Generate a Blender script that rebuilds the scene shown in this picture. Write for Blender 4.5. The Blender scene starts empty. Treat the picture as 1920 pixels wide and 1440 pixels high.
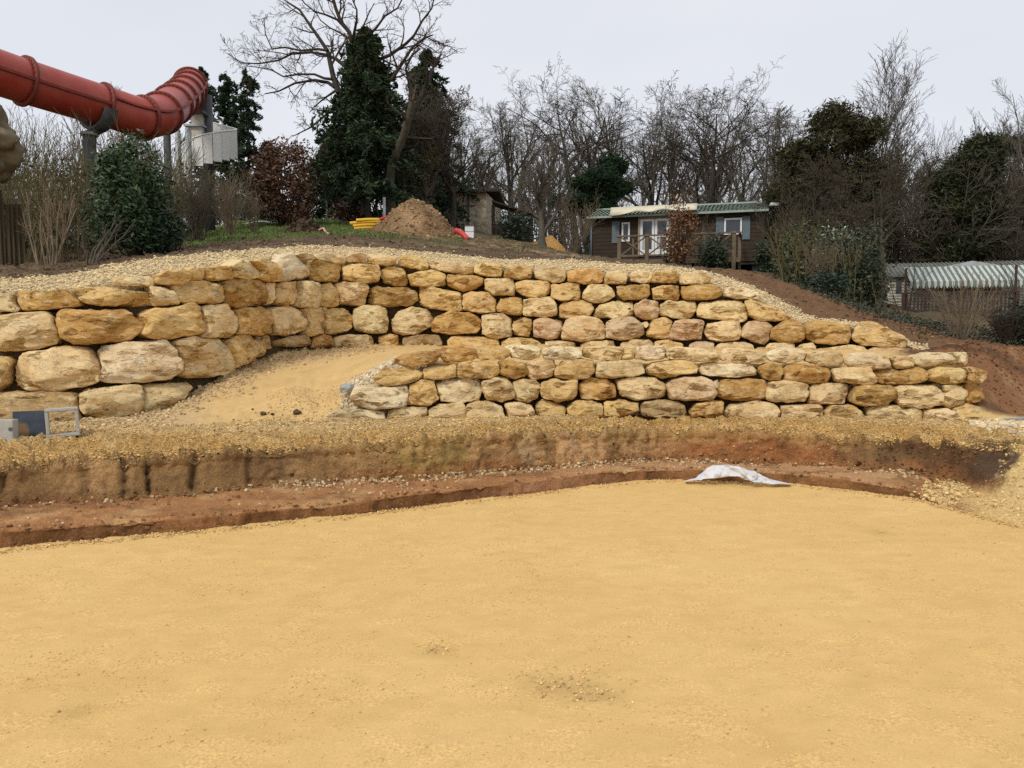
import bpy, bmesh, math, random
import numpy as np
from mathutils import Vector, Matrix

SC = bpy.context.scene
COL = SC.collection
R = math.radians
# ------------------------------------------------------------------ camera
F_PX, EYE, HORIZON = 1450.0, 1.7, 615.0
PITCH = math.atan((720 - HORIZON) / F_PX)
CP, SP = math.cos(PITCH), math.sin(PITCH)
cam_d = bpy.data.cameras.new('camera')
cam = bpy.data.objects.new('camera', cam_d)
COL.objects.link(cam)
cam.location = (0, 0, EYE)
cam.rotation_euler = (math.pi / 2 - PITCH, 0, 0)
cam_d.sensor_fit = 'HORIZONTAL'
cam_d.sensor_width = 36.0
cam_d.lens = 36.0 * F_PX / 1920.0
cam_d.clip_start = 0.05
cam_d.clip_end = 2000
SC.camera = cam

# ------------------------------------------------------------------ sky, sun, exposure
SUN_EL, SUN_AZ = R(44), R(216)          # azimuth clockwise from +Y: behind the camera, a little to its left
world = bpy.data.worlds.new('World')
SC.world = world
world.use_nodes = True
wn, wl = world.node_tree.nodes, world.node_tree.links
wn.clear()
w_out = wn.new('ShaderNodeOutputWorld')
w_bg = wn.new('ShaderNodeBackground')
w_bg.inputs['Strength'].default_value = 0.1
w_sky = wn.new('ShaderNodeTexSky')
w_sky.sky_type = 'NISHITA'
w_sky.sun_disc = False
w_sky.sun_elevation = SUN_EL
w_sky.sun_rotation = SUN_AZ
w_tc = wn.new('ShaderNodeTexCoord')
w_map = wn.new('ShaderNodeMapping')
w_map.inputs['Scale'].default_value = (1.6, 1.6, 4.0)
w_noise = wn.new('ShaderNodeTexNoise')
w_noise.inputs['Scale'].default_value = 1.3
w_noise.inputs['Detail'].default_value = 3.0
w_ramp = wn.new('ShaderNodeValToRGB')
w_ramp.color_ramp.elements[0].position = 0.3
w_ramp.color_ramp.elements[1].position = 0.75
w_ramp.color_ramp.elements[0].color = (5.75, 5.95, 6.45, 1)
w_ramp.color_ramp.elements[1].color = (6.55, 6.6, 6.9, 1)
w_mix = wn.new('ShaderNodeMixRGB')
w_mix.inputs['Fac'].default_value = 0.93
wl.new(w_tc.outputs['Generated'], w_map.inputs['Vector'])
wl.new(w_map.outputs['Vector'], w_noise.inputs['Vector'])
wl.new(w_noise.outputs['Fac'], w_ramp.inputs['Fac'])
wl.new(w_sky.outputs['Color'], w_mix.inputs['Color1'])
wl.new(w_ramp.outputs['Color'], w_mix.inputs['Color2'])
wl.new(w_mix.outputs['Color'], w_bg.inputs['Color'])
wl.new(w_bg.outputs['Background'], w_out.inputs['Surface'])

sun_d = bpy.data.lights.new('sun', 'SUN')
sun_d.energy = 1.5
sun_d.angle = R(14)
sun_d.color = (1.0, 0.95, 0.86)
sun = bpy.data.objects.new('sun', sun_d)
COL.objects.link(sun)
_sd = Vector((math.sin(SUN_AZ) * math.cos(SUN_EL), math.cos(SUN_AZ) * math.cos(SUN_EL), math.sin(SUN_EL)))
sun.rotation_euler = (-_sd).to_track_quat('-Z', 'Y').to_euler()
sun.location = _sd * 60

SC.view_settings.view_transform = 'Standard'
SC.view_settings.look = 'None'
SC.view_settings.exposure = 0.42
SC.view_settings.gamma = 1.0
SC.view_settings.use_curve_mapping = False
SC.render.engine = 'CYCLES'
SC.cycles.max_bounces = 6
SC.cycles.diffuse_bounces = 3
SC.cycles.glossy_bounces = 2
SC.cycles.use_denoising = False

# ------------------------------------------------------------------ geometry of the view: pixel + distance -> point of the place
def ray(px, py):
    a = (np.asarray(px, float) - 960) / F_PX
    b = (720 - np.asarray(py, float)) / F_PX
    return a, CP + b * SP, -SP + b * CP
def at_y(px, py, Y):
    a, dy, dz = ray(px, py); t = Y / dy
    return np.array([a * t, Y + 0 * t, EYE + dz * t])
def at_z(px, py, z):
    a, dy, dz = ray(px, py); t = (z - EYE) / dz
    return np.array([a * t, dy * t, z + 0 * t])
def colpt(px, Y, z):
    a = (np.asarray(px, float) - 960) / F_PX
    return np.stack([a * (Y * CP - (z - EYE) * SP), Y + 0 * a, z + 0 * a], -1)
def V3(px, py, Y):
    return Vector([float(q) for q in at_y(px, py, Y)])

# ------------------------------------------------------------------ noise
def _h(ix, iy, iz, seed):
    with np.errstate(over='ignore'):
        n = (ix.astype(np.int64) * 374761393 + iy.astype(np.int64) * 668265263 + iz.astype(np.int64) * 2147483647 + seed * 144665) & 0xFFFFFFFF
        n = ((n ^ (n >> 13)) * 1274126177) & 0xFFFFFFFF
        n = ((n ^ (n >> 16)) * 2246822519) & 0xFFFFFFFF
        n = n ^ (n >> 15)
    return n.astype(np.float64) / 4294967295.0
def vnoise(P, seed=0):
    P = np.asarray(P, float); i = np.floor(P).astype(np.int64); f = P - i
    u = f * f * f * (f * (f * 6 - 15) + 10)
    x, y, z = i[..., 0], i[..., 1], i[..., 2]; ux, uy, uz = u[..., 0], u[..., 1], u[..., 2]
    c = lambda a, b, d: _h(x + a, y + b, z + d, seed)
    x00 = c(0,0,0) * (1-ux) + c(1,0,0) * ux; x10 = c(0,1,0) * (1-ux) + c(1,1,0) * ux
    x01 = c(0,0,1) * (1-ux) + c(1,0,1) * ux; x11 = c(0,1,1) * (1-ux) + c(1,1,1) * ux
    return ((x00 * (1-uy) + x10 * uy) * (1-uz) + (x01 * (1-uy) + x11 * uy) * uz) * 2 - 1
def fbm(P, scale=1.0, octv=4, seed=0, gain=0.5):
    P = np.asarray(P, float) * scale; s = 0; a = 1.0; t = 0
    for k in range(octv):
        s = s + a * vnoise(P + 17.3 * k, seed + k * 31); t += a; a *= gain; P = P * 2.03
    return s / t * 1.6
def sstep(a, b, x):
    t = np.clip((np.asarray(x, float) - a) / (b - a), 0, 1); return t * t * (3 - 2 * t)

# ------------------------------------------------------------------ objects
def np_mesh(name, V, Fc, mat, parent=None, smooth=False, col=None, origin=None):
    V = np.asarray(V, np.float32).reshape(-1, 3)
    if origin is not None: V = V - np.asarray(origin, np.float32)
    me = bpy.data.meshes.new(name)
    Fl = Fc if isinstance(Fc, list) else [Fc]
    Fl = [np.asarray(f, np.int32) for f in Fl if len(f)]
    me.vertices.add(len(V)); me.vertices.foreach_set('co', V.ravel())
    nl = sum(f.size for f in Fl); nf = sum(len(f) for f in Fl)
    me.loops.add(nl); me.polygons.add(nf)
    me.loops.foreach_set('vertex_index', np.concatenate([f.ravel() for f in Fl]))
    tot = np.concatenate([np.full(len(f), f.shape[1], np.int32) for f in Fl])
    st = np.concatenate([[0], np.cumsum(tot)[:-1]]).astype(np.int32)
    me.polygons.foreach_set('loop_start', st)
    try: me.polygons.foreach_set('loop_total', tot)
    except Exception: pass
    me.polygons.foreach_set('use_smooth', np.full(nf, bool(smooth)))
    if col is not None:
        ca = me.color_attributes.new('Col', 'FLOAT_COLOR', 'POINT')
        c4 = np.ones((len(V), 4), np.float32); c4[:, :3] = np.asarray(col, np.float32).reshape(-1, 3)
        ca.data.foreach_set('color', c4.ravel())
    me.update(calc_edges=True)
    if mat: me.materials.append(mat)
    o = bpy.data.objects.new(name, me); COL.objects.link(o)
    if parent is not None: o.parent = parent
    if origin is not None and parent is None: o.location = origin
    return o
def thing(name, label, cat, loc=(0, 0, 0), rz=0.0, group=None):
    o = bpy.data.objects.new(name, None); COL.objects.link(o)
    o.location = loc; o.rotation_euler = (0, 0, rz); o.empty_display_size = 0.2
    o['label'] = label; o['category'] = cat
    if group: o['group'] = group
    return o
def tag(o, label, cat, group=None):
    o['label'] = label; o['category'] = cat
    if group: o['group'] = group
    return o
def kind(o, k): o['kind'] = k; return o
def copy_thing(o, loc, label=None, rz=0.0, sc=(1, 1, 1), group=None):
    c = o.copy(); COL.objects.link(c); c.location = loc; c.rotation_euler = (0, 0, rz); c.scale = sc
    if label: c['label'] = label
    if group: c['group'] = group
    for ch in o.children:
        d = ch.copy(); COL.objects.link(d); d.parent = c
        for g in ch.children:
            e = g.copy(); COL.objects.link(e); e.parent = d
    return c
class MB:
    """collects boxes, bars, tubes into one mesh"""
    def __init__(s): s.V = []; s.Q = []; s.n = 0
    def add(s, V, Q):
        V = np.asarray(V, float); s.V.append(V); s.Q.append([tuple(int(i) + s.n for i in q) for q in Q]); s.n += len(V); return s
    def box(s, x0, x1, y0, y1, z0, z1, j=0.0, rng=None):
        V = np.array([(x, y, z) for z in (z0, z1) for y in (y0, y1) for x in (x0, x1)], float)
        if j: V += np.array([[rng.uniform(-j, j) for _ in range(3)] for _ in range(8)])
        return s.add(V, [(0,2,3,1),(4,5,7,6),(0,1,5,4),(2,6,7,3),(0,4,6,2),(1,3,7,5)])
    def bar(s, a, b, w, h=None, up=(0, 0, 1)):
        h = h or w; a = np.array(a, float); b = np.array(b, float); d = b - a; d /= np.linalg.norm(d)
        up = np.array(up, float)
        if abs(d @ up) > 0.98: up = np.array([1.0, 0, 0])
        r = np.cross(d, up); r /= np.linalg.norm(r); u = np.cross(r, d)
        V = [p + r * sx * w / 2 + u * su * h / 2 for p in (a, b) for su in (-1, 1) for sx in (-1, 1)]
        return s.add(V, [(0,2,3,1),(4,5,7,6),(0,1,5,4),(2,6,7,3),(0,4,6,2),(1,3,7,5)])
    def tube(s, pts, rad, k=8, cap=True):
        pts = np.asarray(pts, float); n = len(pts); rad = np.broadcast_to(np.asarray(rad, float), (n,))
        T = np.gradient(pts, axis=0); T /= np.linalg.norm(T, axis=1, keepdims=True) + 1e-9
        ref = np.array([0.0, 0, 1]) if abs(T[0, 2]) < 0.9 else np.array([1.0, 0, 0])
        V = []
        for i in range(n):
            r = np.cross(T[i], ref); r /= np.linalg.norm(r) + 1e-9; u = np.cross(r, T[i]); 
            for q in range(k):
                a = 2 * math.pi * q / k; V.append(pts[i] + rad[i] * (math.cos(a) * r + math.sin(a) * u))
        Q = [(i*k+q, i*k+(q+1)%k, (i+1)*k+(q+1)%k, (i+1)*k+q) for i in range(n-1) for q in range(k)]
        if cap: Q += [tuple(range(k-1, -1, -1)), tuple((n-1)*k+q for q in range(k))]
        return s.add(V, Q)
    def build(s, name, mat, parent=None, smooth=False, bevel=0.0, origin=None):
        me = bpy.data.meshes.new(name)
        V = np.concatenate(s.V)
        if origin is not None: V = V - np.asarray(origin)
        me.from_pydata([tuple(v) for v in V], [], [q for l in s.Q for q in l]); me.update()
        if smooth: me.polygons.foreach_set('use_smooth', [True] * len(me.polygons))
        if mat: me.materials.append(mat)
        o = bpy.data.objects.new(name, me); COL.objects.link(o)
        if parent is not None: o.parent = parent
        elif origin is not None: o.location = origin
        if bevel:
            b = o.modifiers.new('bevel', 'BEVEL'); b.width = bevel; b.segments = 2; b.limit_method = 'ANGLE'
        return o

# ------------------------------------------------------------------ materials
def newmat(name):
    m = bpy.data.materials.new(name); m.use_nodes = True
    nt = m.node_tree; bs = nt.nodes['Principled BSDF']
    bs.inputs['Specular IOR Level'].default_value = 0.25
    return m, nt, nt.nodes, nt.links, bs
def mix(nt, fac, a, b, mode='MIX'):
    n = nt.nodes.new('ShaderNodeMixRGB'); n.blend_type = mode
    for s, v in ((n.inputs[0], fac), (n.inputs[1], a), (n.inputs[2], b)):
        if isinstance(v, bpy.types.NodeSocket): nt.links.new(v, s)
        elif isinstance(v, (int, float)): s.default_value = v if s.type == 'VALUE' else (v, v, v, 1)
        else: s.default_value = (*v[:3], 1)
    return n.outputs[0]
def noise_n(nt, vec, scale, detail=4.0, rough=0.55):
    n = nt.nodes.new('ShaderNodeTexNoise'); n.inputs['Scale'].default_value = scale
    n.inputs['Detail'].default_value = detail; n.inputs['Roughness'].default_value = rough
    if vec: nt.links.new(vec, n.inputs['Vector'])
    return n.outputs['Fac']
def ramp(nt, fac, lo, hi, a=0.0, b=1.0):
    n = nt.nodes.new('ShaderNodeMapRange'); n.clamp = True
    n.inputs['From Min'].default_value = lo; n.inputs['From Max'].default_value = hi
    n.inputs['To Min'].default_value = a; n.inputs['To Max'].default_value = b
    nt.links.new(fac, n.inputs['Value']); return n.outputs[0]
def voro(nt, vec, scale, feat='F1', out='Distance'):
    n = nt.nodes.new('ShaderNodeTexVoronoi'); n.feature = feat; n.inputs['Scale'].default_value = scale
    if vec: nt.links.new(vec, n.inputs['Vector'])
    return n.outputs[out]
def bump(nt, bs, height, strength, dist, prev=None):
    n = nt.nodes.new('ShaderNodeBump'); n.inputs['Strength'].default_value = strength; n.inputs['Distance'].default_value = dist
    nt.links.new(height, n.inputs['Height'])
    if prev: nt.links.new(prev, n.inputs['Normal'])
    nt.links.new(n.outputs[0], bs.inputs['Normal']); return n.outputs[0]
def objvec(nt): return nt.nodes.new('ShaderNodeTexCoord').outputs['Object']
def attr(nt, name='Col'):
    n = nt.nodes.new('ShaderNodeAttribute'); n.attribute_name = name; return n.outputs['Color']

def ground_mat(name, grain, gstr, gdist, vscale=0.0, contrast=(0.78, 1.2), rough=0.95):
    m, nt, N, L, bs = newmat(name); v = objvec(nt); c = attr(nt)
    n1 = noise_n(nt, v, 2.3, 6); n2 = noise_n(nt, v, grain, 3, 0.7)
    c = mix(nt, 1.0, c, ramp(nt, n1, 0.3, 0.7, 0.86, 1.12), 'MULTIPLY')
    c = mix(nt, 1.0, c, ramp(nt, n2, 0.3, 0.7, contrast[0], contrast[1]), 'MULTIPLY')
    h = n2
    if vscale:
        vc = voro(nt, v, vscale, 'F1', 'Color')
        sep = N.new('ShaderNodeSeparateColor'); L.new(vc, sep.inputs[0])
        c = mix(nt, 1.0, c, ramp(nt, sep.outputs[0], 0.0, 1.0, 0.72, 1.28), 'MULTIPLY')
        vd = voro(nt, v, vscale)
        nb = bump(nt, bs, vd, 0.9, -0.6 / vscale)
        bump(nt, bs, h, gstr, gdist, nb)
    else:
        bump(nt, bs, h, gstr, gdist)
    L.new(c, bs.inputs['Base Color']); bs.inputs['Roughness'].default_value = rough
    bs.inputs['Specular IOR Level'].default_value = 0.1
    return m
def flat_mat(name, rgb, rough=0.6, var=0.12, scale=6.0, spec=0.3, metal=0.0, bstr=0.0, stretch=None):
    m, nt, N, L, bs = newmat(name); v = objvec(nt)
    if stretch:
        mp = N.new('ShaderNodeMapping'); mp.inputs['Scale'].default_value = stretch; L.new(v, mp.inputs['Vector']); v = mp.outputs[0]
    n = noise_n(nt, v, scale, 5, 0.6)
    c = mix(nt, 1.0, rgb, ramp(nt, n, 0.25, 0.75, 1 - var, 1 + var), 'MULTIPLY')
    L.new(c, bs.inputs['Base Color']); bs.inputs['Roughness'].default_value = rough
    bs.inputs['Specular IOR Level'].default_value = spec; bs.inputs['Metallic'].default_value = metal
    if bstr: bump(nt, bs, n, bstr, 0.02)
    return m
def attr_mat(name, rough=0.6, spec=0.3, var=0.15, scale=3.0):
    m, nt, N, L, bs = newmat(name); v = objvec(nt)
    c = mix(nt, 1.0, attr(nt), ramp(nt, noise_n(nt, v, scale), 0.3, 0.7, 1 - var, 1 + var), 'MULTIPLY')
    L.new(c, bs.inputs['Base Color']); bs.inputs['Roughness'].default_value = rough
    bs.inputs['Specular IOR Level'].default_value = spec
    return m

M = {}
def sand_mat():
    m, nt, N, L, bs = newmat('compacted_sand'); v = objvec(nt); c = attr(nt)
    mp = N.new('ShaderNodeMapping'); mp.inputs['Scale'].default_value = (1, 1.5, 1); L.new(v, mp.inputs['Vector']); vs = mp.outputs[0]
    loose = ramp(nt, noise_n(nt, vs, 3.0, 8, .72), .46, .60)
    g1 = noise_n(nt, v, 62, 5, .75); g2 = noise_n(nt, v, 190, 3, .7); sp = noise_n(nt, vs, 26, 5, .72)
    c = mix(nt, 1.0, c, ramp(nt, noise_n(nt, vs, 5.0, 6, .65), .3, .7, .93, 1.06), 'MULTIPLY')
    c = mix(nt, 1.0, c, ramp(nt, g2, .32, .68, .84, 1.12), 'MULTIPLY')
    rough_c = mix(nt, 1.0, c, ramp(nt, g1, .38, .62, .82, 1.26), 'MULTIPLY')
    rough_c = mix(nt, ramp(nt, sp, .57, .66, 0, .42), rough_c, (.44, .27, .085))
    c = mix(nt, loose, c, rough_c)
    L.new(c, bs.inputs['Base Color']); bs.inputs['Roughness'].default_value = .95; bs.inputs['Specular IOR Level'].default_value = .1
    b1 = bump(nt, bs, g2, .35, .006)
    hm = N.new('ShaderNodeMath'); hm.operation = 'MULTIPLY'; L.new(g1, hm.inputs[0]); L.new(loose, hm.inputs[1])
    bump(nt, bs, hm.outputs[0], .35, .006, b1)
    return m
M['sand'] = sand_mat()
M['clay'] = ground_mat('dug_clay', 48, 0.8, 0.02, 0, (0.66, 1.3), 0.9)
M['gravelly'] = ground_mat('gravelly_earth', 60, 0.8, 0.02, 55, (0.65, 1.3))
M['gravel'] = ground_mat('limestone_gravel', 60, 0.5, 0.01, 30, (0.8, 1.15))
M['soil'] = ground_mat('dark_soil', 18, 0.9, 0.05, 0, (0.6, 1.35))
M['pebble'] = attr_mat('pebbles', 0.9, 0.1, 0.12, 30)
M['bark'] = flat_mat('bark', (0.085, 0.072, 0.055), 0.95, 0.45, 9.0, 0.1, bstr=0.7)
M['twig'] = flat_mat('twigs', (0.066, 0.05, 0.036), 0.95, 0.25, 3.0, 0.1)
M['leaf'] = attr_mat('leaves', 0.45, 0.35, 0.2, 2.0)
M['needle'] = attr_mat('needles', 0.8, 0.15, 0.25, 1.5)

def stone_mat():
    m, nt, N, L, bs = newmat('rough_limestone')
    oi = N.new('ShaderNodeObjectInfo'); v0 = objvec(nt)
    ad = N.new('ShaderNodeVectorMath'); ad.operation = 'ADD'; L.new(v0, ad.inputs[0])
    cx = N.new('ShaderNodeCombineXYZ')
    ml = N.new('ShaderNodeMath'); ml.operation = 'MULTIPLY'; ml.inputs[1].default_value = 40; L.new(oi.outputs['Random'], ml.inputs[0])
    L.new(ml.outputs[0], cx.inputs[0]); L.new(ml.outputs[0], cx.inputs[2]); L.new(cx.outputs[0], ad.inputs[1])
    v = ad.outputs[0]
    mp = N.new('ShaderNodeMapping'); mp.inputs['Scale'].default_value = (1, 1, 2.6); mp.inputs['Rotation'].default_value = (0, 0.12, 0); L.new(v, mp.inputs['Vector'])
    big = noise_n(nt, v, 2.6, 5, 0.6); mid = noise_n(nt, mp.outputs[0], 7.0, 6, 0.65); fine = noise_n(nt, v, 55, 4, 0.7)
    base = oi.outputs['Color']
    c = mix(nt, ramp(nt, big, 0.46, 0.66, 0, 0.6), base, mix(nt, 1.0, base, (0.62, 0.47, 0.30), 'MULTIPLY'))      # iron stain
    c = mix(nt, ramp(nt, mid, 0.50, 0.72, 0, 0.75), c, (0.74, 0.59, 0.36))                                          # pale fresh breaks
    v2 = N.new('ShaderNodeVectorMath'); v2.operation = 'ADD'; v2.inputs[1].default_value = (9, 3, 7); L.new(v, v2.inputs[0])
    c = mix(nt, ramp(nt, noise_n(nt, v2.outputs[0], 4.0, 6, 0.7), 0.60, 0.74, 0, 0.35), c, (0.34, 0.22, 0.10))        # earth left on it
    c = mix(nt, 1.0, c, ramp(nt, fine, 0.3, 0.7, 0.88, 1.1), 'MULTIPLY')
    L.new(c, bs.inputs['Base Color']); bs.inputs['Roughness'].default_value = 0.92; bs.inputs['Specular IOR Level'].default_value = 0.15
    b1 = bump(nt, bs, mid, 0.65, 0.03)
    cr = voro(nt, mp.outputs[0], 5.0, 'DISTANCE_TO_EDGE')
    b2 = bump(nt, bs, ramp(nt, cr, 0.0, 0.06), 0.3, 0.012, b1)
    def facets(vec, scale, amt, prev):
        vo = N.new('ShaderNodeTexVoronoi'); vo.inputs['Scale'].default_value = scale; vo.inputs['Randomness'].default_value = 1.0; L.new(vec, vo.inputs['Vector'])
        s1 = N.new('ShaderNodeVectorMath'); s1.operation = 'SUBTRACT'; L.new(vec, s1.inputs[0]); L.new(vo.outputs['Position'], s1.inputs[1])
        s2 = N.new('ShaderNodeVectorMath'); s2.operation = 'SUBTRACT'; L.new(vo.outputs['Color'], s2.inputs[0]); s2.inputs[1].default_value = (.5, .5, .5)
        dt = N.new('ShaderNodeVectorMath'); dt.operation = 'DOT_PRODUCT'; L.new(s1.outputs[0], dt.inputs[0]); L.new(s2.outputs[0], dt.inputs[1])
        return bump(nt, bs, dt.outputs['Value'], amt, 1.0, prev)
    wv = N.new('ShaderNodeVectorMath'); wv.operation = 'ADD'; nz = N.new('ShaderNodeTexNoise'); nz.inputs['Scale'].default_value = 6; nz.inputs['Detail'].default_value = 3; L.new(v, nz.inputs['Vector'])
    sc_ = N.new('ShaderNodeVectorMath'); sc_.operation = 'SCALE'; sc_.inputs['Scale'].default_value = .12; L.new(nz.outputs['Color'], sc_.inputs[0]); L.new(mp.outputs[0], wv.inputs[0]); L.new(sc_.outputs[0], wv.inputs[1])
    b3 = facets(wv.outputs[0], 4.0, 0.8, b2); b4 = facets(wv.outputs[0], 11.0, 0.38, b3)
    bump(nt, bs, fine, 0.35, 0.006, b4)
    return m
M['stone'] = stone_mat()

# ================================================================== TERRAIN
# Rows run round the dug pool, from its sand floor outwards and up the hill.  A knot is (bearing, row on which it is seen, distance Y or None, height z or None)
PX = np.concatenate([np.arange(-2600, -240, 80), np.arange(-240, 2160, 4.0), np.arange(2160, 4560, 80)]).astype(float)
def yrow(kn, sm=3):
    k = np.array(kn, float); return smooth1(np.interp(PX, k[:, 0], k[:, 1]), sm)
def smooth1(a, n):
    if n < 1: return a
    w = np.exp(-0.5 * (np.arange(-3*n, 3*n+1) / n) ** 2); w /= w.sum()
    return np.convolve(np.pad(a, 3*n, mode='edge'), w, 'valid')
def row_yz(kn, sm=4):
    k = np.array(kn, float); return smooth1(np.interp(PX, k[:, 0], k[:, 1]), sm), smooth1(np.interp(PX, k[:, 0], k[:, 2]), sm)
def row_pyY(kn, sm=4):
    rows = [(px, Y, at_y(px, py, Y)[2]) for px, py, Y in kn]; return row_yz(rows, sm)

py0 = yrow([(-900,1080),(-300,1055),(0,1032),(100,1021),(200,1013),(300,1002),(367,997),(467,987),(567,975),(640,970),(700,962),(800,951),(900,938),(1000,927),(1100,914),(1200,904),(1240,901),(1382,906),(1488,909),(1594,921),(1665,931),(1718,936),(1771,952),(1842,970),(1913,990),(2100,1040),(2400,1090)])
py1 = yrow([(-900,1040),(-300,1016),(0,996),(83,991),(183,982),(283,976),(383,969),(467,960),(567,952),(640,947),(733,931),(817,922),(900,912),(1000,902),(1083,890),(1133,884),(1240,881),(1311,880),(1435,885),(1506,890),(1576,898),(1630,906),(1683,914),(1730,926),(1771,946),(1842,962),(1913,980),(2100,1030),(2400,1080)], 2)
py2 = yrow([(-900,970),(-300,962),(0,949),(100,940),(233,937),(367,927),(500,910),(640,903),(700,902),(800,896),(867,891),(967,883),(1067,875),(1167,866),(1240,862),(1382,868),(1488,871),(1594,876),(1683,886),(1753,898),(1800,912),(1842,930),(1913,950),(2100,990),(2400,1040)])
py3 = yrow([(-900,905),(-300,900),(0,888),(100,882),(200,874),(300,868),(367,864),(433,857),(533,854),(633,847),(700,842),(800,830),(900,822),(1000,818),(1100,816),(1233,816),(1382,818),(1488,821),(1559,829),(1630,834),(1700,836),(1780,842),(1842,846),(1913,850),(2100,870),(2400,900)], 2)
py4 = yrow([(-900,845),(-300,840),(0,832),(100,823),(233,814),(333,811),(433,815),(520,814),(633,810),(800,803),(933,793),(1067,788),(1200,778),(1240,779),(1452,785),(1594,791),(1771,799),(1842,802),(1913,805),(2100,812),(2400,820)])
Z0 = 0.0 * PX
Y0 = at_z(PX, py0, Z0)[1]
Y1 = Y0 + 0.035; z1 = np.maximum(at_y(PX, py1, Y1)[2], 0.01)
z2 = z1 + 0.015 + 0.05 * sstep(1760, 1900, PX); Y2 = at_z(PX, py2, z2)[1]
Y3 = Y2 + 0.10 + 0.25 * sstep(1450, 1800, PX) + 0.45 * sstep(1760, 1900, PX); z3 = at_y(PX, py3, Y3)[2]
z4 = np.maximum(z3 + 0.05, 0.50 + 0.03 * sstep(500, 1000, PX)); Y4 = at_z(PX, py4, z4)[1]
Y4 = np.maximum(Y4, Y3 + 0.3)
EXT = lambda k: k
R5 = row_yz([(-900,8.7,.5),(0,8.95,.5),(200,9.1,.52),(300,9.2,.52),(400,9.35,.53),(500,9.55,.56),(600,9.6,.54),(650,9.8,.54),(740,10.02,.55),(1000,10.22,.55),(1350,10.28,.545),(1600,10.2,.53),(1790,10.1,.50),(1850,9.95,.49),(1920,10.0,.47),(2400,10.1,.45)], 3)
R6 = row_yz([(-900,8.95,.5),(0,9.25,.5),(200,9.4,.53),(300,9.6,.55),(400,9.9,.57),(450,10.1,.64),(500,10.3,.74),(560,10.2,.82),(600,10.0,.66),(640,10.05,.78),(690,10.12,1.02),(740,10.25,1.24),(790,10.36,1.33),(850,10.42,1.25),(1000,10.46,1.21),(1600,10.42,1.21),(1790,10.3,1.19),(1830,10.3,1.02),(1860,10.3,.75),(1920,10.5,.6),(2400,10.6,.55)], 2)
R7 = row_yz([(-900,9.1,.5),(0,9.42,.5),(200,9.65,.53),(300,9.9,.57),(370,10.15,.66),(400,10.4,.75),(450,10.7,.86),(500,11.2,.96),(560,11.6,1.08),(620,11.8,1.17),(690,12,1.28),(740,12,1.35),(850,12,1.31),(1000,12,1.29),(1800,11.4,1.29),(1850,11.4,1.2),(1920,11.8,.88),(2400,12,.85)], 3)
YU = smooth1(np.interp(PX, [-2600,-900,-300,0,150,290,361,446,520,600,680,800,1000,1300,1500,1700,1800,2600], [8.4,8.8,9.2,9.6,9.8,10.2,10.6,11.3,12.3,13.4,13.95,14.1,14.0,13.6,13.2,12.7,12.6,12.6]), 3)
ZB = smooth1(np.interp(PX, [-2600,0,150,290,361,446,520,600,680,1700,1800,1850,1920,2400], [.5,.5,.52,.58,.78,1.11,1.31,1.37,1.385,1.33,1.33,1.31,1.12,1.05]), 3)
BAT = 0.13
def wall_y(px, z): return np.interp(px, PX, YU) + BAT * (z - np.interp(px, PX, ZB))
R8 = (YU + 0.20, ZB)
py9 = yrow([(-900,562),(-100,556),(0,552),(100,548),(140,543),(215,531),(280,516),(380,504),(450,493),(530,481),(600,483),(650,485),(700,489),(750,493),(850,498),(950,503),(1000,506),(1100,509),(1200,512),(1300,519),(1339,531),(1355,541),(1394,545),(1425,559),(1442,575),(1467,586),(1486,599),(1505,606),(1530,607),(1590,611),(1650,616),(1700,646),(1725,660),(1760,660),(2400,660)], 1)
Y9 = YU + 0.26 + 0.18; z9 = at_y(PX, py9, Y9)[2]
_r = sstep(1715, 1780, PX); zr = np.interp(PX, [1700,1800,1850,1920,2400],[1.42,1.41,1.36,1.17,1.1]); Yr = np.interp(PX, [1700,1800,1850,1920,2400],[13,13.1,13.0,13.3,13.5])
Y9 = Y9 * (1-_r) + Yr * _r; z9 = z9 * (1-_r) + zr * _r
py10 = yrow([(-900,540),(-100,532),(0,525),(100,519),(175,507),(212,497),(275,487),(350,480),(480,471),(550,465),(594,463),(650,465),(733,469),(817,478),(939,489),(1078,490),(1161,496),(1217,498),(1272,502),(1339,514),(1394,532),(1450,557),(1505,590),(1533,600),(1590,604),(1650,612),(1720,648),(1800,652),(2400,652)], 1)
Y10 = Y9 + np.interp(PX, [-900,0,300,600,1300,1400,1500,1600,1720,1900], [1.3,1.3,1.4,1.4,1.4,1.2,.9,.5,.4,.7]); z10 = at_y(PX, py10, Y10)[2]
z10 = np.maximum(z10, z9 + 0.02)
R11 = row_yz([(-900,13,2.75),(0,13,2.69),(200,13.5,2.86),(300,15,3.12),(400,17,3.58),(500,19,3.93),(600,20,4.11),(700,21,4.23),(800,21,4.13),(900,22,4.17),(1000,22,3.99),(1100,22,3.72),(1200,22,3.57),(1300,20,3.24),(1400,20,3.15),(1500,18,2.6),(1600,17,2.13),(1700,16.5,1.75),(1800,15.5,1.5),(1920,15.2,1.3),(2400,15,1.2)], 6)
R12 = row_yz([(-900,28,4.2),(0,28,4.4),(300,30,5.0),(450,30,5.75),(600,30,5.9),(800,31,5.6),(900,31,5.45),(1000,31,5.0),(1100,31,4.3),(1300,31,3.95),(1450,30,3.8),(1600,27,2.7),(1700,26,2.25),(1900,26,2.1),(2400,26,2.0)], 6)
R13 = row_yz([(-900,60,6.5),(400,60,8),(900,60,7.5),(1300,60,6.5),(1600,60,5.0),(1900,60,4.0),(2600,60,3.5)], 6)
R14 = row_yz([(-900,160,9),(400,160,11),(900,160,11),(1600,160,8),(2600,160,6)], 6)
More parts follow.
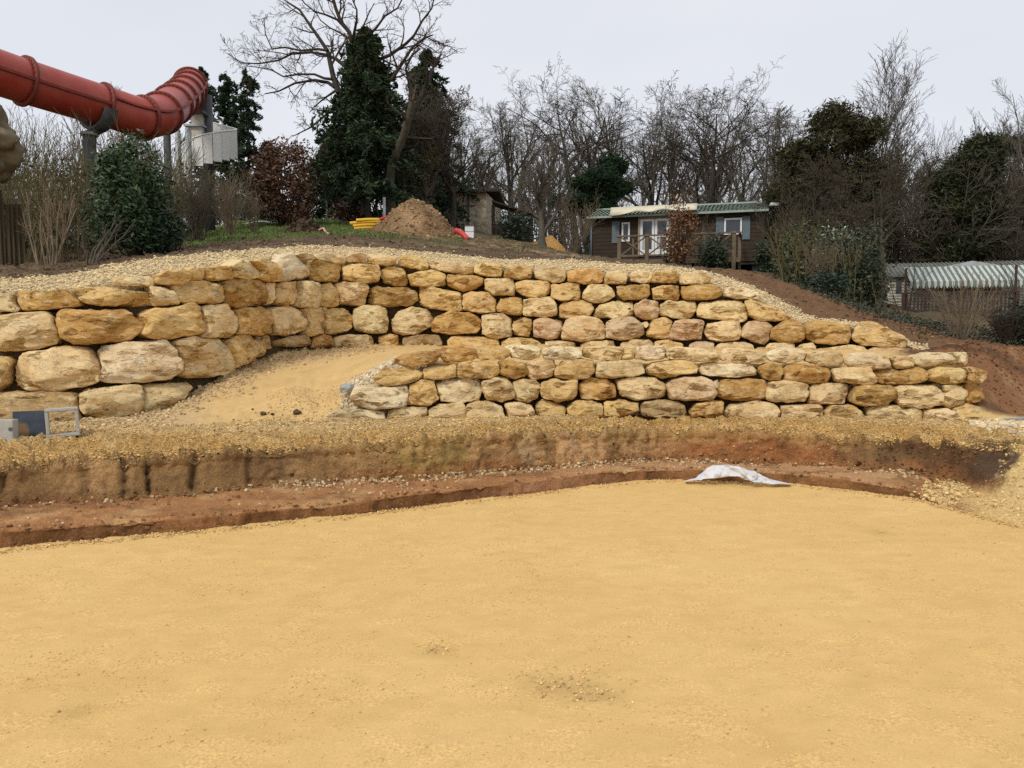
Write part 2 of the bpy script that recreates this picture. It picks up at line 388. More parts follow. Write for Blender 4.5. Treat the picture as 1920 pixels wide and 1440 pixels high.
ROWS = [(Y0, Z0 - 0.06), (Y0 + 0.01, Z0), (Y1, z1), (Y2, z2), (Y3, z3), (Y4, z4), R5, R6, R7, R8, (Y9, z9), (Y10, z10), R11, R12, R13, R14]
SUB  = [1, 8, 22, 24, 34, 14, 10, 14, 14, 8, 14, 30, 30, 14, 6]
AMP  = [0.0, 0.012, 0.02, 0.014, 0.03, 0.035, 0.02, 0.02, 0.02, 0.06, 0.03, 0.03, 0.06, 0.10, 0.5, 1.0]   # relief per row
gY, gZ, gA, gR = [], [], [], []
for i, n in enumerate(SUB):
    for k in range(n):
        t = k / n
        gY.append(ROWS[i][0] * (1-t) + ROWS[i+1][0] * t); gZ.append(ROWS[i][1] * (1-t) + ROWS[i+1][1] * t)
        gA.append(AMP[i] * (1-t) + AMP[i+1] * t); gR.append(i + t)
gY.append(ROWS[-1][0]); gZ.append(ROWS[-1][1]); gA.append(AMP[-1]); gR.append(float(len(SUB)))
gY, gZ, gA, gR = np.array(gY), np.array(gZ), np.array(gA), np.array(gR)
# ease the straight folds in soft ground (not the cut faces)
for _ in range(2):
    for b in (5, 6, 7, 8, 11, 12, 13):
        idx = np.where((gR > b - 0.6) & (gR < b + 0.6))[0]
        idx = idx[(idx > 0) & (idx < len(gR) - 1)]
        soft = np.ones_like(PX)
        if b in (6, 7): soft = 1 - sstep(600, 650, PX) * (1 - sstep(1850, 1900, PX))
        nz = (gZ[idx-1] + 2 * gZ[idx] + gZ[idx+1]) / 4
        gZ[idx] = gZ[idx] * (1 - soft) + nz * soft
G = colpt(PX[None, :], gY, gZ)
def gnormals(G):
    dx = np.gradient(G, axis=1); dr = np.gradient(G, axis=0)
    n = np.cross(dx, dr); n /= np.linalg.norm(n, axis=2, keepdims=True) + 1e-12; return n
NRM = gnormals(G)
rr = gR[:, None] + 0 * PX[None, :]; pp = PX[None, :] + 0 * gR[:, None]
n_lo = fbm(G, 1.4, 3, 5); n_mid = fbm(G, 5.0, 4, 9); n_hi = fbm(G, 16.0, 3, 14)
streak = fbm(G * np.array([1, 1, 0.12]), 5.0, 4, 21)
amp = gA[:, None]
cut = ((rr > 2.95) & (rr < 4.05)) * 1.0; front = ((rr >= 1) & (rr < 2.05)) * 1.0
clod = np.clip(n_hi, -0.2, 1) * sstep(3.6, 4.0, rr) * (1 - sstep(5.0, 5.8, rr))
gouge = fbm(G * np.array([1, 1, 0.08]), 9.0, 3, 23); slot = np.exp(-(fbm(G * np.array([1, 1, 0.06]), 2.4, 2, 27) / 0.05) ** 2)
SLOTS = [(-60,9,.05),(8,8,.08),(156,10,.06),(236,7,.09),(277,4,.12),(366,9,.10),(470,7,.06),(525,30,.05),(612,5,.03),(905,5,.04),(1120,6,.03),(1480,14,.05),(1580,22,.07),(1665,24,.07)]
slotd = 0 * pp
for c_, w_, d_ in SLOTS: slotd = slotd + d_ * np.exp(-((pp - c_ - 5 * n_mid) / w_) ** 2)
smooth_cut = 1 - cut * (0.75 * (pp < 620) + 0.45 * (pp >= 620))
disp = amp * (0.9 * n_mid + 0.6 * n_hi) * smooth_cut + 0.022 * cut * streak * sstep(560, 700, pp) * (1 - sstep(1250, 1350, pp)) + 0.03 * front * streak + 0.025 * clod - cut * (0.014 * np.abs(gouge) * (pp < 1250) + slotd * sstep(3.0, 3.25, rr) * (.6 + .6 * n_hi)) - front * 0.02 * np.abs(gouge) + 0.02 * (rr > 4.02) * (rr < 6) * fbm(G, 34, 2, 29)
disp += cut * sstep(580, 680, pp) * (0.016 * fbm(G, 20, 3, 31) + 0.02 * np.clip(fbm(G, 8, 3, 37), -1, .3)) + front * 0.022 * np.clip(fbm(G * np.array([1, 1, .4]), 7, 3, 39), -1, .25)
disp = np.where(rr > 12.5, amp * n_lo, disp)
disp[gR <= 1.0] *= 0.15
# overhanging lip of the gravelly layer above the cut clay
disp += 0.045 * np.exp(-((rr - 4.06) / 0.08) ** 2) * (1 + n_mid + n_hi) * (pp < 1800)
G = G + NRM * disp[..., None]
NRM = gnormals(G)

# ---- land cover colours (earths, gravel, grass) with uneven borders
def lerp(a, b, t): return a * (1 - t[..., None]) + np.array(b, float) * t[..., None]
C = np.zeros_like(G) + np.array([0.66, 0.435, 0.168])
nl, nm, nh = n_lo, n_mid, n_hi
rn = rr + 0.10 * nm
clay_top = np.array([0.36, 0.172, 0.070])
cb = lerp(np.zeros_like(G) + clay_top, (0.46, 0.265, 0.115), sstep(-0.1, 0.7, fbm(G, 2.5, 4, 33)))
cb = lerp(cb, (0.50, 0.30, 0.15), sstep(900, 1250, pp) * 0.6 * (1 - sstep(1600, 1750, pp)))
cb = lerp(cb, (0.20, 0.10, 0.045), sstep(0.0, 0.6, fbm(G * np.array([.7, 1.5, 1]), 5, 5, 35)) * 0.65)
C = np.where(((rr >= 1.0) & (rr < 3.0))[..., None], cb, C)
fr = lerp(np.zeros_like(G) + np.array([0.165, 0.078, 0.032]), (0.26, 0.125, 0.052), sstep(-0.2, 0.5, streak))
fr = lerp(fr, (0.36, 0.19, 0.10), sstep(850, 1000, pp) * (1 - sstep(1120, 1180, pp)) * 0.7)
C = np.where(((rr >= 1.0) & (rr < 2.0))[..., None], fr, C)
# cut bank: brown at the left, olive/ochre, pale streaks and red towards the right
ct = np.zeros_like(G) + np.array([0.26, 0.150, 0.062])
ct = lerp(ct, (0.35, 0.205, 0.088), sstep(-0.2, 0.5, streak))
ct = lerp(ct, (0.30, 0.21, 0.07), sstep(700, 760, pp) * (1 - sstep(870, 900, pp)) * 0.8)
ct = lerp(ct, (0.50, 0.30, 0.14), sstep(870, 900, pp) * (1 - sstep(1230, 1300, pp)) * sstep(-0.4, 0.3, streak))
ct = lerp(ct, (0.58, 0.45, 0.29), sstep(870, 900, pp) * (1 - sstep(1150, 1230, pp)) * sstep(0.25, 0.6, fbm(G * np.array([1, 1, .35]), 6.0, 4, 21)) * 0.35)
ct = lerp(ct, (0.30, 0.120, 0.045), sstep(1180, 1330, pp + 60 * nm) * (1 - sstep(1560, 1650, pp)) * 0.9)
ct = lerp(ct, (0.095, 0.046, 0.023), sstep(1580, 1720, pp + 40 * nm) * 0.8)
ct = lerp(ct, (0.22, 0.135, 0.06), sstep(0.0, 0.5, fbm(G * np.array([0.35, 0.35, 5]), 3.0, 3, 78)) * (1 - sstep(600, 680, pp)) * 0.6)
ct = lerp(ct, (0.10, 0.06, 0.03), np.clip(slotd * 10, 0, 1) * sstep(3.0, 3.3, rr) * 0.75)  # slots painted darker: the shade of the recess put into the earth colour
ct = lerp(ct, (0.20, 0.085, 0.035), sstep(3.45, 3.0, rn) * sstep(-0.2, 0.4, nl) * (1 - sstep(600, 700, pp)) * 0.8)
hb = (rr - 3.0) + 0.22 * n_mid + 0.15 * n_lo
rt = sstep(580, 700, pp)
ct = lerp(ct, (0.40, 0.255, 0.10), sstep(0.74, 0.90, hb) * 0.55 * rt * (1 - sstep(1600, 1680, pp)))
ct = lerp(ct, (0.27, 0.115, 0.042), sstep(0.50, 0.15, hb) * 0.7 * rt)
ct = lerp(ct, (0.15, 0.085, 0.038), sstep(0.30, 0.65, fbm(G, 11, 4, 79)) * 0.55)
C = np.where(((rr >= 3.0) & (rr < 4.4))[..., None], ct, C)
gb = lerp(np.zeros_like(G) + np.array([0.49, 0.295, 0.10]), (0.58, 0.38, 0.155), sstep(-0.2, 0.6, nm))
gb = lerp(gb, (0.26, 0.155, 0.06), sstep(0.1, 0.7, fbm(G, 7, 4, 41)) * 0.6 * sstep(5.3, 4.3, rr))
gb = lerp(gb, (0.58, 0.44, 0.24), sstep(4.75, 5.3, rr) * 0.55)
tg = sstep(4.02, 4.22, rn + 0.06 * nh) * (1 - sstep(5.85, 6.2, rr))
C = C * (1 - tg[..., None]) + gb * tg[..., None]
C = lerp(C, (0.075, 0.048, 0.03), sstep(1810, 1850, pp + 25 * nm) * sstep(3.2, 3.5, rn) * (1 - sstep(4.3, 4.6, rn)) * 0.85)
C = lerp(C, (0.60, 0.42, 0.18), sstep(1760, 1850, pp + 30 * nm) * (1 - sstep(2.9, 3.3, rn)))
C = lerp(C, (0.60, 0.43, 0.19), sstep(1880, 1915, pp + 48 * (4 - rr) + 22 * nm + 10 * nh) * sstep(2.6, 3.1, rn) * (1 - sstep(5.9, 6.0, rn)))
# ramp, path, talus
rp = lerp(np.zeros_like(G) + np.array([0.61, 0.415, 0.18]), (0.52, 0.35, 0.15), sstep(-0.1, 0.6, nm) * 0.6)
tal = sstep(8.0, 8.5, rn + 0.1 * nm) * (1 - sstep(640, 700, pp)) + sstep(230, 200, pp) * 0 
tal = np.clip(tal + (1 - sstep(330, 420, pp + 40 * nm)), 0, 1)
rp = lerp(rp, (0.52, 0.37, 0.19), tal)
rp = lerp(rp, (0.58, 0.47, 0.30), sstep(640, 665, pp + 10 * nm) * (1 - sstep(800, 830, pp)) * (1 - sstep(7.15, 7.3, rn)))
ta = sstep(5.9, 6.1, rn) * (rr < 9.02)
C = C * (1 - ta[..., None]) + rp * ta[..., None]
red = np.zeros_like(G) + np.array([0.22, 0.105, 0.047]); red = lerp(red, (0.30, 0.17, 0.085), sstep(0.0, 0.6, fbm(G * np.array([1, .5, 1]), 3.0, 4, 51)) * 0.8)
red = lerp(red, (0.07, 0.042, 0.026), sstep(0.15, 0.6, n_lo + 0.4 * nm) * 0.7)
tr = np.maximum(sstep(1800, 1835, pp + 12 * nm) * sstep(6.25, 6.5, rn), sstep(1660, 1720, pp + 20 * nm) * sstep(6.95, 7.1, rr)) * (rr < 12.1)
C = C * (1 - tr[..., None]) + red * tr[..., None]
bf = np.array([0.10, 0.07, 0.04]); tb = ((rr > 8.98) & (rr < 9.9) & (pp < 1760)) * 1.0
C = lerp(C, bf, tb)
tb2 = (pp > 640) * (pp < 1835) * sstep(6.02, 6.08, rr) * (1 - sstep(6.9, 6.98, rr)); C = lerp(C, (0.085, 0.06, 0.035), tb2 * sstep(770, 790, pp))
gv = lerp(np.zeros_like(G) + np.array([0.60, 0.47, 0.27]), (0.50, 0.37, 0.2), sstep(0, 0.7, nm) * 0.6)
tv = sstep(9.9, 10.0, rr) * (1 - sstep(10.92, 11.06, rn + 0.03 * nh)) * (1 - sstep(1715, 1745, pp))
C = C * (1 - tv[..., None]) + gv * tv[..., None]
so = lerp(np.zeros_like(G) + np.array([0.105, 0.07, 0.043]), (0.17, 0.12, 0.07), sstep(-0.1, 0.6, fbm(G * np.array([0.4, 1.6, 1]), 2.2, 4, 61)))
so = lerp(so, (0.27, 0.19, 0.105), sstep(700, 860, pp + 40 * nm) * (1 - sstep(1080, 1140, pp)) * sstep(0.0, 0.5, fbm(G * np.array([0.3, 1.4, 1]), 2.0, 3, 63)) * sstep(11.2, 11.6, rr))
grass = sstep(455, 500, pp) * (1 - sstep(690, 760, pp + 60 * nm)) * sstep(11.72, 11.92, rn + 0.15 * nl)
grass = np.clip(grass + sstep(330, 380, pp) * (1 - sstep(460, 520, pp)) * sstep(11.72, 12.0, rn), 0, 1)
grass = np.clip(grass + 0.55 * sstep(0.1, 0.6, fbm(G, 1.2, 4, 65)) * sstep(11.5, 11.7, rn) * sstep(660, 720, pp) * (1 - sstep(1050, 1150, pp)), 0, 1)
so = lerp(so, (0.095, 0.115, 0.035), grass)
so = lerp(so, (0.19, 0.10, 0.048), sstep(1280, 1380, pp) * sstep(11.0, 11.1, rr) * (1 - sstep(11.98, 12.3, rn)) * 0.8)
so = lerp(so, (0.11, 0.095, 0.05), sstep(12.3, 12.9, rr) * (1 - grass) * 0.7)
ts = sstep(10.97, 11.03, rn + 0.02 * nh) * 1.0; ts = np.where(pp > 1730, sstep(11.0, 11.1, rr), ts)
C = C * (1 - ts[..., None]) + so * ts[..., None]

ridx = lambda v: int(np.searchsorted(gR, v - 1e-6))
def band(name, r0, r1, mat, k='structure', c0=None, c1=None):
    a, b = ridx(r0), ridx(r1) + 1
    i0 = 0 if c0 is None else int(np.searchsorted(PX, c0)); i1 = len(PX) if c1 is None else int(np.searchsorted(PX, c1)) + 1
    P = G[a:b, i0:i1]; nr, nc = P.shape[:2]
    q = np.arange(nr * nc).reshape(nr, nc)
    Q = np.stack([q[:-1, :-1], q[:-1, 1:], q[1:, 1:], q[1:, :-1]], -1).reshape(-1, 4)
    return kind(np_mesh(name, P, Q, mat, None, True, C[a:b, i0:i1]), k)
band('clay_bench', 0, 3, M['clay'])
band('cut_bank', 3, 4, M['clay'])
band('gravel_bank', 4, 6, M['gravelly'])
band('sand_path', 6, 9, M['sand'])
band('earth_backfill', 9, 10, M['gravelly'])
band('gravel_bed', 10, 11, M['gravel'])
band('hillside', 11, 15, M['soil'])

# ---- sand floor of the dug pool
def grid_mesh(name, xs, ys, zf, cf, mat):
    X, Y = np.meshgrid(xs, ys); P = np.stack([X, Y, 0 * X], -1); P[..., 2] = zf(P)
    nr, nc = X.shape; q = np.arange(nr * nc).reshape(nr, nc)
    Q = np.stack([q[:-1, :-1], q[:-1, 1:], q[1:, 1:], q[1:, :-1]], -1).reshape(-1, 4)
    return np_mesh(name, P, Q, mat, None, True, cf(P)), P
HOLES = [(at_z(1050, 1282, 0)[:2], 0.17, 0.016), (at_z(815, 1216, 0)[:2], 0.08, 0.015), (at_z(1120, 1300, 0)[:2], 0.10, 0.010), (at_z(150, 1333, 0)[:2], 0.08, 0.012), (at_z(1650, 998, 0)[:2], 0.09, 0.012)]
edge_x, edge_y = colpt(PX, Y0, Z0)[:, 0], Y0
def sand_z(P):
    e = np.interp(P[..., 0], edge_x, edge_y); d = e - P[..., 1]
    z = 0.006 * fbm(P, 0.7, 3, 71) + 0.002 * fbm(P, 4.0, 3, 73) + 0.0030 * fbm(P, 14, 3, 74) * sstep(-0.3, 0.5, fbm(P, 1.5, 2, 75))
    z = z * sstep(0.0, 0.4, d) + 0.012 * np.exp(-(d / 0.08) ** 2) * (1 + fbm(P, 9, 2, 76))
    for (c, r, dp) in HOLES:
        q = ((P[..., 0] - c[0]) / (r * 1.25)) ** 2 + ((P[..., 1] - c[1]) / r) ** 2
        z = z - dp * 0.6 * np.exp(-q) * (1 + 0.9 * fbm(P, 30, 2, 78))
    return z + 0.03 * sstep(0.02, -0.10, d) * 0 - 0.08 * sstep(-0.02, -0.2, d)
def sand_c(P):
    c = np.zeros_like(P) + np.array([0.66, 0.435, 0.168])
    c = lerp(c, (0.68, 0.455, 0.183), sstep(0.0, 0.7, fbm(P, 1.1, 4, 81)))
    c = lerp(c, (0.58, 0.375, 0.135), sstep(0.15, 0.75, fbm(P * np.array([0.8, 1.5, 1]), 2.6, 5, 83, 0.6)) * 0.34)
    c = lerp(c, (0.48, 0.305, 0.10), sstep(0.45, 0.8, fbm(P * np.array([0.8, 1.3, 1]), 11.0, 3, 84, 0.6)) * 0.15)
    for (cc, r, dp) in HOLES:
        q = ((P[..., 0] - cc[0]) / (r * 1.2)) ** 2 + ((P[..., 1] - cc[1]) / r) ** 2
        c = lerp(c, (0.44, 0.29, 0.11), np.exp(-q) * 0.5)
    return c
sf, _ = grid_mesh('sand_floor', np.arange(-7.5, 7.5, 0.05), np.arange(1.2, 9.2, 0.04), sand_z, sand_c, M['sand'])
kind(sf, 'structure')
sf2, _ = grid_mesh('sand_ground', np.arange(-44, 44.1, 1.0), np.arange(-40, 9.1, 1.0), lambda P: -0.055 + 0 * P[..., 0], lambda P: np.zeros_like(P) + np.array([0.66, 0.435, 0.168]), M['sand'])
kind(sf2, 'structure')
gr, _ = grid_mesh('ground', np.linspace(-400, 400, 9), np.linspace(-300, 420, 9), lambda P: -0.6 + 0 * P[..., 0], lambda P: np.zeros_like(P) + np.array([0.14, 0.1, 0.06]), M['soil'])
kind(gr, 'structure')

# ---- loose stones and grains
OCT_V = np.array([(1,0,0),(-1,0,0),(0,1,0),(0,-1,0),(0,0,1),(0,0,-1)], float)
OCT_F = np.array([(0,2,4),(2,1,4),(1,3,4),(3,0,4),(2,0,5),(1,2,5),(3,1,5),(0,3,5)])
CUB_V = np.array([(x, y, z) for z in (-.7,.7) for y in (-.7,.7) for x in (-.7,.7)], float)
CUB_F = np.array([(0,2,3),(0,3,1),(4,5,7),(4,7,6),(0,1,5),(0,5,4),(2,6,7),(2,7,3),(0,4,6),(0,6,2),(1,3,7),(1,7,5)])
nr_ = np.random.default_rng(7)
def pebbles(name, P, size, cols, mat=None, cube=False, flat=0.7, sink=0.25):
    n = len(P); BV, BF = (CUB_V, CUB_F) if cube else (OCT_V, OCT_F)
    V = BV[None] * (1 + nr_.uniform(-0.35, 0.35, (n, len(BV), 3)))
    V = V * size[:, None, None] * np.stack([nr_.uniform(0.7, 1.3, n), nr_.uniform(0.7, 1.2, n), np.full(n, flat)], -1)[:, None]
    a = nr_.uniform(0, 6.28, n); ca, sa = np.cos(a), np.sin(a); b = nr_.normal(0, 0.35, n); cb_, sb = np.cos(b), np.sin(b)
    y = V[..., 1] * cb_[:, None] - V[..., 2] * sb[:, None]; z = V[..., 1] * sb[:, None] + V[..., 2] * cb_[:, None]
    V = np.stack([V[..., 0] * ca[:, None] - y * sa[:, None], V[..., 0] * sa[:, None] + y * ca[:, None], z], -1)
    V = V + (P + np.array([0, 0, 1]) * (size * (flat - sink))[:, None])[:, None]
    Fc = BF[None] + (np.arange(n) * len(BV))[:, None, None]
    cc = np.repeat(cols[:, None], len(BV), 1)
    return kind(np_mesh(name, V, Fc.reshape(-1, 3), mat or M['pebble'], None, False, cc), 'stuff')
def sample(r0, r1, p0, p1, n, wfun=None):
    a, b = gR.searchsorted(r0), gR.searchsorted(r1); i0, i1 = np.searchsorted(PX, p0), np.searchsorted(PX, p1)
    P = G[a:b+1, i0:i1+1]
    ar = np.linalg.norm(np.cross(P[1:, :-1] - P[:-1, :-1], P[:-1, 1:] - P[:-1, :-1]), axis=2)
    if wfun is not None: ar = ar * wfun(rr[a:b, i0:i1], pp[a:b, i0:i1], P[:-1, :-1])
    w = ar.ravel() / ar.sum(); k = nr_.choice(len(w), n, p=w); i, j = np.divmod(k, ar.shape[1])
    u, v = nr_.random(n)[:, None], nr_.random(n)[:, None]
    return (P[i, j] * (1-u) + P[i+1, j] * u) * (1-v) + (P[i, j+1] * (1-u) + P[i+1, j+1] * u) * v
def cvar(base, n, v=0.18, hue=0.018):
    return np.clip(np.array(base) * (1 + nr_.normal(0, v, (n, 1))) * (1 + nr_.normal(0, hue, (n, 3))), 0.01, 0.8)
def sz(n, lo, hi, p=2.0): return lo + (hi - lo) * nr_.random(n) ** p
n = 21000; pebbles('gravel', sample(10, 11.02, -150, 1740, n), sz(n, .010, .030), cvar((.62,.49,.29), n))
n = 1500; pebbles('gravel', sample(11.0, 11.25, -150, 1500, n, lambda r, p, P: np.exp(-(r - 11) / .06)), sz(n, .010, .026), cvar((.60,.47,.28), n))
n = 15000; pebbles('gravel', sample(4.02, 5.0, -150, 2050, n, lambda r, p, P: 0.5 + np.exp(-((r - 4.1) / .2) ** 2) * 1.5), sz(n, .004, .018, 3), cvar((.54,.335,.125), n, .3))
n = 9000; pebbles('gravel', sample(5.0, 6.05, -150, 2050, n), sz(n, .004, .022, 3), cvar((.60,.40,.17), n, .22))
n = 5000; pebbles('gravel', sample(6.0, 8.95, -150, 480, n, lambda r, p, P: sstep(7.2, 8.6, r) + (p < 330)), sz(n, .006, .026, 3), cvar((.54,.40,.22), n, .2), cube=True)
n = 2200; pebbles('gravel', sample(7.8, 8.98, 380, 720, n, lambda r, p, P: sstep(8.0, 8.7, r)), sz(n, .006, .024, 3), cvar((.52,.37,.19), n, .2), cube=True)
n = 1500; pebbles('gravel', sample(6.2, 7.25, 640, 800, n), sz(n, .010, .034, 2), cvar((.64,.54,.37), n, .16), cube=True)
n = 1100; pebbles('gravel', sample(6.1, 7.3, 500, 690, n), sz(n, .005, .014, 3), cvar((.60,.42,.20), n, .18), cube=True)
n = 1300; pebbles('gravel', sample(2.5, 3.05, -150, 1720, n, lambda r, p, P: np.exp((r - 3.05) / .10) * (.12 + .88 * sstep(480, 560, p)) * (.2 + (fbm(P, 1.5, 2, 6) > -.1))), sz(n, .005, .022, 2.5), cvar((.55,.42,.24), n, .2), cube=True)
n = 420; pebbles('gravel', sample(2.05, 3.0, -150, 1720, n, lambda r, p, P: (fbm(P, 1.2, 2, 5) > .1) + .1), sz(n, .004, .016, 3), cvar((.58,.46,.30), n, .2), cube=True)
n = 900; pebbles('gravel', sample(1.2, 3.05, 1690, 1960, n, lambda r, p, P: np.exp(-((p - 1735 - 40 * (r - 1.5)) / 28) ** 2)), sz(n, .005, .024, 3), cvar((.62,.44,.20), n, .18), cube=True)
n = 500; pebbles('gravel', sample(2.0, 4.3, 1790, 1965, n, lambda r, p, P: sstep(1870, 1910, p + 48 * (4 - r))), sz(n, .004, .018, 3), cvar((.62,.43,.19), n, .2), cube=True)
n = 900; pebbles('gravel', sample(4.4, 6.1, 1820, 1960, n, lambda r, p, P: sstep(4.6, 5.3, r)), sz(n, .012, .036, 1.5), cvar((.66,.54,.34), n, .15), cube=True)
n = 420; pebbles('dirt', sample(3.02, 4.0, 1560, 1880, n, lambda r, p, P: sstep(1560, 1680, p) * (1 - sstep(1820, 1870, p + 48 * (4 - r)))), sz(n, .004, .022, 3), cvar((.14,.070,.036), n, .3), cube=True, sink=.5)
n = 1100; pebbles('dirt', sample(3.05, 3.95, 600, 1600, n), sz(n, .003, .020, 4), cvar((.37,.20,.085), n, .3), cube=True, sink=.5)
n = 1500; pebbles('dirt', sample(2.2, 3.3, -150, 1760, n, lambda r, p, P: np.exp(-np.abs(r - 3.02) / .14)), sz(n, .004, .026, 4), cvar((.26,.135,.058), n, .3), cube=True)
n = 700; pebbles('dirt', sample(1.0, 2.4, -150, 1720, n, lambda r, p, P: np.exp(-np.abs(r - 1.05) / .1) + .5 * np.exp(-np.abs(r - 2.02) / .05)), sz(n, .004, .022, 4), cvar((.24,.12,.05), n, .3), cube=True)
n = 700; pebbles('dirt', sample(11.0, 12.0, -100, 1750, n), sz(n, .012, .05, 3), cvar((.14,.095,.055), n, .3), cube=True)
n = 900; pebbles('dirt', sample(6.5, 12.0, 1790, 2000, n), sz(n, .008, .034, 3), cvar((.19,.095,.048), n, .3), cube=True)
n = 70; pebbles('dirt', sample(5.0, 7.5, 330, 640, n, lambda r, p, P: np.exp(-((r - 6.0) / .5) ** 2)), sz(n, .005, .025, 4), cvar((.22,.14,.07), n, .3), cube=True)
# grains on the sand, thicker in loose patches, a crumbled rim along the edge
def sand_pts(n, wf, x0=-6.5, x1=6.5, y0=2.3, y1=8.9):
    out = []
    while sum(map(len, out)) < n:
        P = np.stack([nr_.uniform(x0, x1, n * 3), y0 + (y1 - y0) * nr_.random(n * 3) ** 1.2, np.zeros(n * 3)], -1)
        e = np.interp(P[:, 0], edge_x, edge_y)
        out.append(P[(P[:, 1] < e - 0.01) & (abs(P[:, 0]) < P[:, 1] * 0.75 + 0.3) & (nr_.random(n * 3) < wf(P))])
    P = np.concatenate(out)[:n]; P[:, 2] = sand_z(P); return P
P = sand_pts(16000, lambda P: 0.12 + 0.9 * sstep(0.0, 0.6, fbm(P * np.array([.8, 1.4, 1]), 2.6, 4, 83))); n = len(P)
pebbles('sand_grains', P, sz(n, .0018, .0052, 2.5), cvar((.68,.46,.20), n, .15))
P = sand_pts(1400, lambda P: 0.06 + 0.9 * sstep(0.2, 0.7, fbm(P * np.array([.8, 1.4, 1]), 2.6, 4, 83))); n = len(P)
pebbles('sand_grains', P, sz(n, .003, .007, 2.5), cvar((.62,.43,.19), n, .15), cube=True)
for (c, r, dp), k in zip(HOLES, (170, 70, 40, 8, 14)):
    P = np.stack([c[0] + nr_.normal(0, r * .75, k), c[1] + nr_.normal(0, r * .5, k), np.zeros(k)], -1); P[:, 2] = sand_z(P)
    pebbles('gravel', P, sz(k, .003, .009, 2), cvar((.60,.42,.19), k, .18), cube=True)
k = 4500; px = nr_.uniform(-200, 1900, k); P = colpt(px, np.interp(px, PX, Y0) - np.abs(nr_.normal(0, .06, k)) + .018, np.zeros(k)); P[:, 2] = 0.008
pebbles('sand_grains', P, sz(k, .003, .012, 2.5), cvar((.60,.41,.18), k, .18), cube=True)

# ================================================================== RETAINING WALLS
# every stone: its tone and its outline as seen from the front (enlarged view with its own origin and scale)
def S(t): return [(l.split(' ', 1)[0], [tuple(map(float, q.split(','))) for q in l.split(' ', 1)[1].split()]) for l in t.strip().splitlines()]
UP_A = S('''p -60,400 0,395 60,400 85,470 125,495 110,515 0,520 -60,520
b 80,370 200,370 330,385 430,375 480,410 550,470 520,490 330,505 150,515 110,470 85,420
m 505,350 700,350 860,370 990,385 1025,430 1025,480 870,485 730,480 590,465 545,440 505,395
p 770,290 860,280 1000,280 1045,310 1045,345 940,350 770,345
p 1010,345 1080,350 1170,385 1210,450 1200,470 1050,482 1025,430
m 1045,275 1140,235 1230,235 1280,260 1280,310 1240,335 1080,335 1045,325
m 1165,345 1260,315 1380,315 1490,340 1520,400 1538,440 1480,465 1290,468 1215,455
m 1270,240 1330,215 1395,225 1385,300 1285,310
b 1395,225 1480,205 1560,215 1570,300 1400,312
p -60,545 120,530 320,522 365,560 375,640 395,700 370,740 150,775 0,790 -60,790
b 385,530 450,505 700,500 860,500 900,560 975,600 970,640 880,715 700,735 500,730 400,690 382,600
m 970,540 1030,500 1200,480 1310,462 1350,490 1360,560 1380,620 1360,660 1130,708 1000,690 960,660 985,600
p 1370,500 1440,475 1530,480 1600,560 1605,620 1570,680 1500,695 1360,690 1385,610
m -60,820 30,828 65,850 60,900 30,1000 0,1045 -60,1045
p 65,950 110,830 180,780 340,765 560,765 610,800 655,880 680,930 660,990 560,1020 400,1045 250,1062 130,1045 75,1010
w 650,800 690,755 850,735 980,715 1120,720 1180,770 1230,850 1220,920 1150,965 960,1000 760,1005 660,980 690,900
p 1175,720 1290,698 1500,705 1560,770 1600,850 1615,910 1560,945 1360,968 1230,950 1235,850
d -60,1070 150,1070 400,1060 500,1080 520,1150 515,1180 540,1260 300,1330 -60,1330
p 535,1080 590,1045 700,1040 880,1020 960,1030 965,1140 960,1210 700,1250 580,1260 545,1180
p 975,1030 1050,1012 1270,1008 1310,1040 1250,1090 1150,1180 1080,1205 975,1200 962,1130''')
